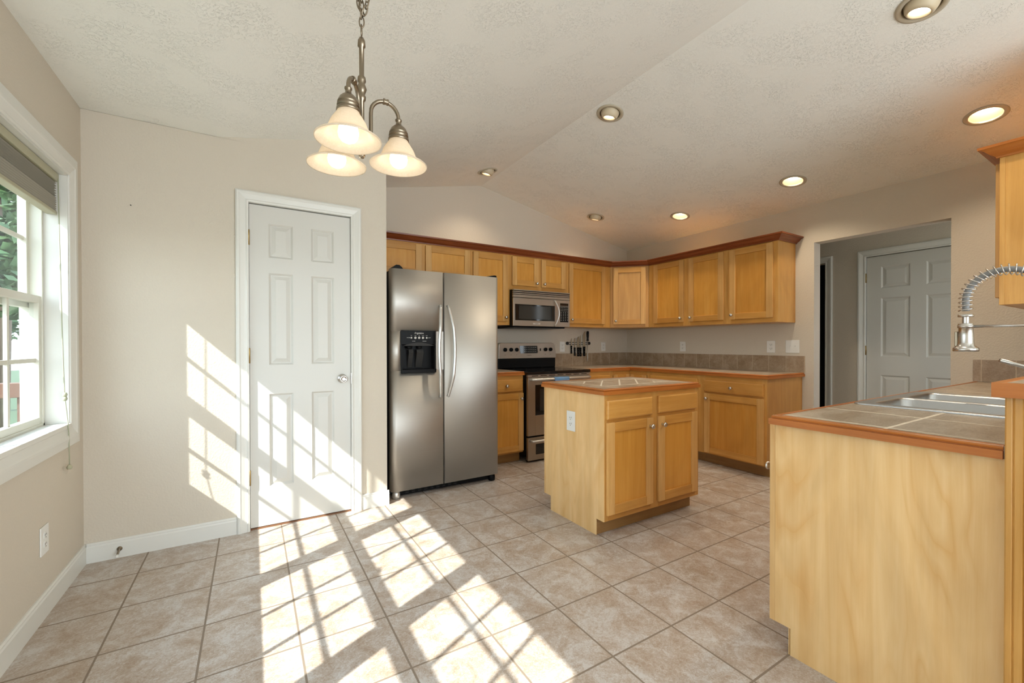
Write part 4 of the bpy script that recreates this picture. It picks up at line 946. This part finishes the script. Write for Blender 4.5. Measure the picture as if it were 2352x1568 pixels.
# back console
pz = [(3.066, 1.000), (3.852, 1.000), (3.846, 1.08), (3.832, 1.150), (3.815, 1.168), (3.79, 1.176), (3.10, 1.176), (3.075, 1.168), (3.068, 1.15)]
bg = MB(); bg.prism(pz, 1, K - .105, K - .045); bg.build('control_panel', 'steel2', t, .004)
MB().box(gx0 + .012, gx1 - .012, K - .10, K - .004, .892, 1.003).build('console_base', 'black', t, .008)
for x in (3.146, 3.222, 3.297, 3.694, 3.766):
    MB().lathe([(0, 0), (.021, 0), (.0215, .004), (.020, .018), (.017, .022), (0, .022)], (x, K - .105, 1.100), (0, -1, 0), 24).box(x - .004, x + .004, K - .134, K - .126, 1.084, 1.118).build('knob', 'black', t)
MB().prism([(3.336, 1.143), (3.576, 1.143), (3.584, 1.075), (3.580, 1.058), (3.35, 1.058), (3.344, 1.075)], 1, K - .109, K - .104).build('display', 'blackglass', t)
pd = MB()
for r in range(3):
    for c in range(8): xx = 3.372 + c * .026; zz = 1.125 - r * .024; pd.box(xx - .007, xx + .007, K - .1098, K - .1088, zz - .0015, zz + .0015)
pd.build('display_marks', 'print', t)
MB().box(3.617, 3.629, K - .110, K - .104, 1.084, 1.112).build('rocker_switch', 'black', t)
tx('Frigidaire', 3.468, K - .105, 1.036, .017, t, m='printdark')
for x in (3.148, 3.226, 3.300, 3.694, 3.768): tx('OFF', x, K - .105, 1.042, .009, t, m='printdark')
# trim below the cooktop, door, drawer
tr = MB(); tr.box(gx0 + .004, gx1 - .004, GY + .004, GY + .03, .836, .860, 0)
for i in range(7): tr.box(gx0 + .05 + i * .105, gx0 + .125 + i * .105, GY + .002, GY + .0045, .846, .852, 1)
tr.build('vent_trim', ['steel2', 'black'], t)
dr = MB(); dr.box(gx0 + .004, 3.142, GY, GY + .032, .262, .832); dr.box(3.768, gx1 - .004, GY, GY + .032, .262, .832); dr.box(3.142, 3.768, GY, GY + .032, .262, .460); dr.box(3.142, 3.768, GY, GY + .032, .760, .832)
do_ = dr.build('oven_door', 'steel2', t, .002)
MB().box(3.140, 3.770, GY + .004, GY + .03, .458, .762).build('oven_window', 'blackglass', do_)
MB().box(3.20, 3.71, GY + .0030, GY + .006, .50, .72).build('oven_window_frame', 'ovenglass', do_)
MB().tube([(3.085, GY, .812), (3.090, GY - .035, .815), (3.12, GY - .045, .815), (3.79, GY - .045, .815), (3.82, GY - .035, .815), (3.825, GY, .812)], .012, 12).build('handle', 'handle', do_)
dw_ = MB(); dw_.box(gx0 + .004, gx1 - .004, GY, GY + .032, .022, .245); dwo = dw_.build('warming_drawer', 'steel2', t, .002)
MB().box(3.147, 3.763, GY - .002, GY + .002, .076, .178).build('drawer_window', 'blackglass', dwo)
MB().tube([(3.085, GY, .212), (3.090, GY - .035, .215), (3.12, GY - .045, .215), (3.79, GY - .045, .215), (3.82, GY - .035, .215), (3.825, GY, .212)], .012, 12).build('handle', 'handle', dwo)
ft = MB()
for x in (gx0 + .05, gx1 - .05):
    for y in (GY + .08, K - .1): ft.lathe([(0, 0), (.02, 0), (.014, .02), (.014, .056), (0, .056)], (x, y, 0), (0, 0, 1), 12)
ft.box(gx0 + .03, gx1 - .03, GY + .05, GY + .055, .012, .056); ft.build('feet', 'black', t)
cl = MB(); cl.lathe([(.0135, 0), (.0185, 0), (.0185, .18), (.0135, .18), (.0135, 0)], (3.340, GY - .045, .815), (1, 0, 0), 20); cl.box(3.342, 3.518, GY - .062, GY - .052, .776, .812)
tag(cl.build('handle_cover', 'blue', None), 'small blue cloth sleeve wrapped on the oven door handle', 'cloth')

# ------------------------------------------------------------------ knives
rk = MB(); rk.box(4.098, 4.455, K - .014, K, 1.158, 1.182, 0)
t = thing('knife_rack', 'black and silver magnetic knife strip on the back wall', 'knife rack', (4.277, K, 1.17))
rk = MB(); rk.box(4.092, 4.462, K - .010, K, 1.155, 1.186); rk.lathe([(0, 0), (.020, 0), (.020, .012), (0, .014)], (4.100, K - .002, 1.171), (0, -1, 0), 20); rk.lathe([(0, 0), (.020, 0), (.020, .012), (0, .014)], (4.454, K - .002, 1.171), (0, -1, 0), 20); rk.build('backing', 'blackm', t)
MB().box(4.112, 4.442, K - .0125, K - .009, 1.163, 1.178).build('magnet_strip', 'handle', t)
def knife(x, ztop, zj, zbot, bw, hw, label):
    t = thing('kitchen_knife', label, 'knife', (x, K - .014, (ztop + zbot) / 2), 'knives on the magnetic strip')
    y0, y1 = K - .0155, K - .0135
    n = 8; bl = [(x - bw / 2, zj)] + [(x - bw / 2 + bw * (i / n) ** 1.8, zj + (ztop - zj) * (0.55 + .45 * math.sin(PI / 2 * i / n))) for i in range(n + 1)] + [(x + bw / 2, zj)]
    MB().prism(bl, 1, y0, y1).build('blade', 'blade', t)
    h = MB(); h.prism([(x - hw / 2, zj), (x + hw / 2, zj), (x + hw / 2 - .002, (zj + zbot) / 2), (x + hw / 2 + .002, zbot + .006), (x, zbot), (x - hw / 2 + .001, zbot + .004), (x - hw / 2 + .003, (zj + zbot) / 2)], 1, K - .023, K - .008)
    ho_ = h.build('handle', 'black', t, .002)
    rv = MB()
    for f in (.2, .5, .8): rv.lathe([(0, 0), (.0025, 0), (0, .001)], (x, K - .023, zj + (zbot - zj) * f), (0, -1, 0), 8)
    rv.build('rivets', 'handle', ho_)
knife(4.158, 1.232, 1.140, 1.042, .018, .019, 'smallest paring knife, at the left end of the knife strip')
knife(4.212, 1.240, 1.120, 1.013, .014, .021, 'narrow knife hanging second from the left on the knife strip')
knife(4.266, 1.258, 1.120, 1.006, .040, .029, 'broad mid-size knife in the middle of the knife strip')
knife(4.306, 1.275, 1.118, 1.006, .015, .027, 'long slim knife just left of the big chef knife')
knife(4.366, 1.323, 1.128, 1.008, .044, .033, 'largest chef knife with a wide blade, left of the honing steel')
t = thing('honing_steel', 'honing steel with black handle up at the right end of the knife strip', 'sharpening steel', (4.420, K - .016, 1.13))
MB().lathe([(0, .125), (.012, .120), (.0155, .10), (.014, .06), (.010, .02), (.016, .006), (.018, 0), (0, 0)], (4.420, K - .024, 1.203), (0, 0, 1), 16).build('handle', 'black', t)
MB().lathe([(0, .0), (.0035, .015), (.005, .05), (.005, .268), (0, .268)], (4.418, K - .022, .937), (0, 0, 1), 10).build('rod', 'handle', t)

# ------------------------------------------------------------------ chandelier
CX, CY = 1.067, -1.707
t = thing('chandelier', 'antique pewter three-arm chandelier with frosted bell shades hanging on a chain', 'chandelier', (CX, CY, ceil_z(CX)))
MB().lathe([(0, 0), (.062, .0), (.060, -.010), (.045, -.022), (.012, -.030), (.006, -.042), (0, -.042)], (CX, CY, ceil_z(CX) - .004), (0, 0, 1), 32).build('canopy', 'pewter', t)
rodp = [(0, 0), (.006, .002), (.010, .010), (.010, .022), (.007, .028), (.013, .036), (.016, .046), (.012, .056), (.008, .062), (.0072, .180), (.012, .186), (.013, .196), (.009, .202), (.012, .210), (.0155, .220), (.0120, .230), (.009, .238), (.013, .244), (.012, .256), (.0075, .262), (.0075, .350), (.012, .354), (.011, .372), (.006, .382), (0, .384)]
MB().lathe(rodp, (CX, CY, 1.750), (0, 0, 1), 24).build('stem', 'pewter', t)
def link(mb, c, d, roll, L=.034, w=.011, r=.0022):
    c = Vector(c); d = Vector(d).normalized(); e = d.orthogonal().normalized(); e = Matrix.Rotation(roll, 3, d) @ e
    pts = []
    for i in range(20):
        a = 2 * PI * i / 20; pts.append(c + d * (math.sin(a) * L / 2 * (1.0)) + e * (math.cos(a) * w / 2 * 1.3))
    mb.tube(pts, r, 6, closed=True)
ch = MB(); z = 2.142; i = 0
while z < ceil_z(CX) - .045: link(ch, (CX + .001 * math.sin(i * 2), CY, z + .013), (0, 0, 1), (i % 2) * PI / 2 + .4); z += .026; i += 1
# slack loop of surplus chain hanging beside the run
rt = Vector((cy_, -sy_, 0))
loop = [(-.004, .36), (-.016, .30), (-.026, .245), (-.022, .19), (-.016, .135), (-.006, .085), (.006, .062)]; loop2 = [(.006, .36), (.020, .28), (.024, .20), (.022, .13), (.016, .085), (.006, .064)]
for lp_ in (loop, loop2):
    for k in range(len(lp_) - 1):
        a0, b0 = lp_[k], lp_[k + 1]
        p0 = Vector((CX, CY, 2.142)) + rt * a0[0] + Vector((0, 0, a0[1])); p1 = Vector((CX, CY, 2.142)) + rt * b0[0] + Vector((0, 0, b0[1]))
        n = max(1, round((p1 - p0).length / .028))
        for j in range(n): link(ch, p0.lerp(p1, (j + .5) / n), p1 - p0, (j % 2) * PI / 2 + .3)
ch.build('chain', 'pewter', t)
th0 = math.atan2(-cy_, -sy_)
for j in range(3):
    a = th0 + .02 + j * 2 * PI / 3; d = Vector((math.cos(a), math.sin(a), 0)); r0 = .117
    sc = Vector((CX, CY, 0)) + d * r0
    def q(r, z): return (CX + d.x * r, CY + d.y * r, z)
    pts = [q(.008, 1.782), q(.020, 1.786), q(.027, 1.800), q(.028, 1.84), q(.028, 1.90)]
    pts += [q(.0725 - .0445 * math.cos(b_), 1.905 + .046 * math.sin(b_)) for b_ in [PI * k / 14 for k in range(1, 14)]] + [q(r0, 1.903), q(r0, 1.892)]
    arm = MB().tube(pts, .0062, 12); arm.lathe([(.006, -.009), (.0095, -.008), (.0095, -.004), (.0075, 0), (.0095, .004), (.0095, .008), (.006, .009)], q(.075, 1.951), (d.x, d.y, 0), 16); arm.build('arm', 'pewter', t)
    sk = MB().lathe([(.006, .060), (.0105, .058), (.0105, .054), (.008, .050), (.0095, .040), (.016, .036), (.024, .028), (.0295, .016), (.0305, .012), (.028, .010), (.0315, .006), (.0315, .002), (.028, .0), (.0325, -.004), (.0335, -.012), (.030, -.013), (.02, -.010)], (sc.x, sc.y, 1.846), (0, 0, 1), 32)
    sk.build('socket_cap', 'pewter', t)
    sh = MB(); outer = [(.0300, 1.836), (.0320, 1.830), (.0400, 1.818), (.0490, 1.803), (.0545, 1.789), (.0600, 1.777), (.0690, 1.7685), (.0800, 1.7625), (.0880, 1.7585), (.0925, 1.7545)]
    prof = outer + [(.0920, 1.7515), (.0890, 1.7525)] + [(r - .003, z - .0035) for r, z in reversed(outer[:-1])]
    sh.lathe(prof, (sc.x, sc.y, 0), (0, 0, 1), 48); sh.build('glass_shade', 'shade', t)
    MB().lathe([(.012, 1.830), (.014, 1.815), (.020, 1.802), (.0265, 1.788), (.029, 1.774), (.0265, 1.761), (.0195, 1.7515), (.010, 1.7465), (0, 1.7455)], (sc.x, sc.y, 0), (0, 0, 1), 28).build('bulb', 'bulb', t)
    ld = bpy.data.lights.new('bulb_light', 'POINT'); lo = bpy.data.objects.new('bulb_light', ld); COL.objects.link(lo); lo.parent = t
    ld.energy = BULB; ld.color = WARM; ld.shadow_soft_size = .03; lo.location = Vector((sc.x, sc.y, 1.738)) - Vector(t['org'])

# ------------------------------------------------------------------ outside the window
tag(MB().box(-5.5, -WT - .001, -6, 1.25, -.22, -.10).build('deck', 'deck', None), 'wooden deck outside the windows', 'deck')
g = MB().box(-45, -WT - .3, -45, 45, -.9, -.8).build('ground', 'grass', None); g['kind'] = 'structure'
t = thing('deck_railing', 'red-stained wooden deck railing seen through the corner window', 'railing', (-2.5, 1.2, -.1))
MB().box(-5.4, -.35, 1.15, 1.24, .80, .90).build('top_rail', 'deckwood', t, .004)
MB().box(-5.4, -.35, 1.17, 1.21, .02, .10).build('bottom_rail', 'deckwood', t)
for x in (-.45, -1.85, -3.25, -4.65): MB().box(x - .05, x + .05, 1.14, 1.24, -.10, .80).build('post', 'deckwood', t)
for i in range(34): MB().box(-.60 - i * .14 - .018, -.60 - i * .14 + .018, 1.175, 1.21, .10, .80).build('baluster', 'deckwood', t)
def tree(x, y, h, r, label, n=5000):
    t = thing('leafy_tree', label, 'tree', (x, y, -.8), 'trees in the garden')
    MB().tube([(x, y, -.8), (x + .1, y, h * .3), (x, y + .1, h * .7)], [.16, .11, .05], 8).build('trunk', 'bark', t)
    mb = MB(); rnd = random.Random(int(x * 10 + y))
    cl = [(rnd.uniform(-1, 1) * r * .6, rnd.uniform(-1, 1) * r * .6, rnd.uniform(-.6, 1)) for _ in range(14)]
    for _ in range(n):
        c = rnd.choice(cl); v = Vector((rnd.gauss(0, 1), rnd.gauss(0, 1), rnd.gauss(0, 1))).normalized() * (r * .55 * rnd.random() ** .4)
        p = Vector((x + c[0], y + c[1], h * .55 + c[2] * h * .38)) + v
        e1 = Vector((rnd.gauss(0, 1), rnd.gauss(0, 1), rnd.gauss(0, .6))).normalized(); e2 = e1.orthogonal().normalized(); s = rnd.uniform(.08, .17)
        mb.add([p - e1 * s, p + e2 * s * .5, p + e1 * s, p - e2 * s * .5], [(0, 1, 2, 3)])
    mb.build('foliage', 'leaf', t)
tree(-3.25, 8.5, 5.6, 1.0, 'green leafy tree nearest the deck, in the corner window'); tree(-5.6, 15.5, 6.5, 1.7, 'taller leafy tree farther behind the deck')

for o in list(bpy.data.objects):
    if 'org' in o: del o['org']
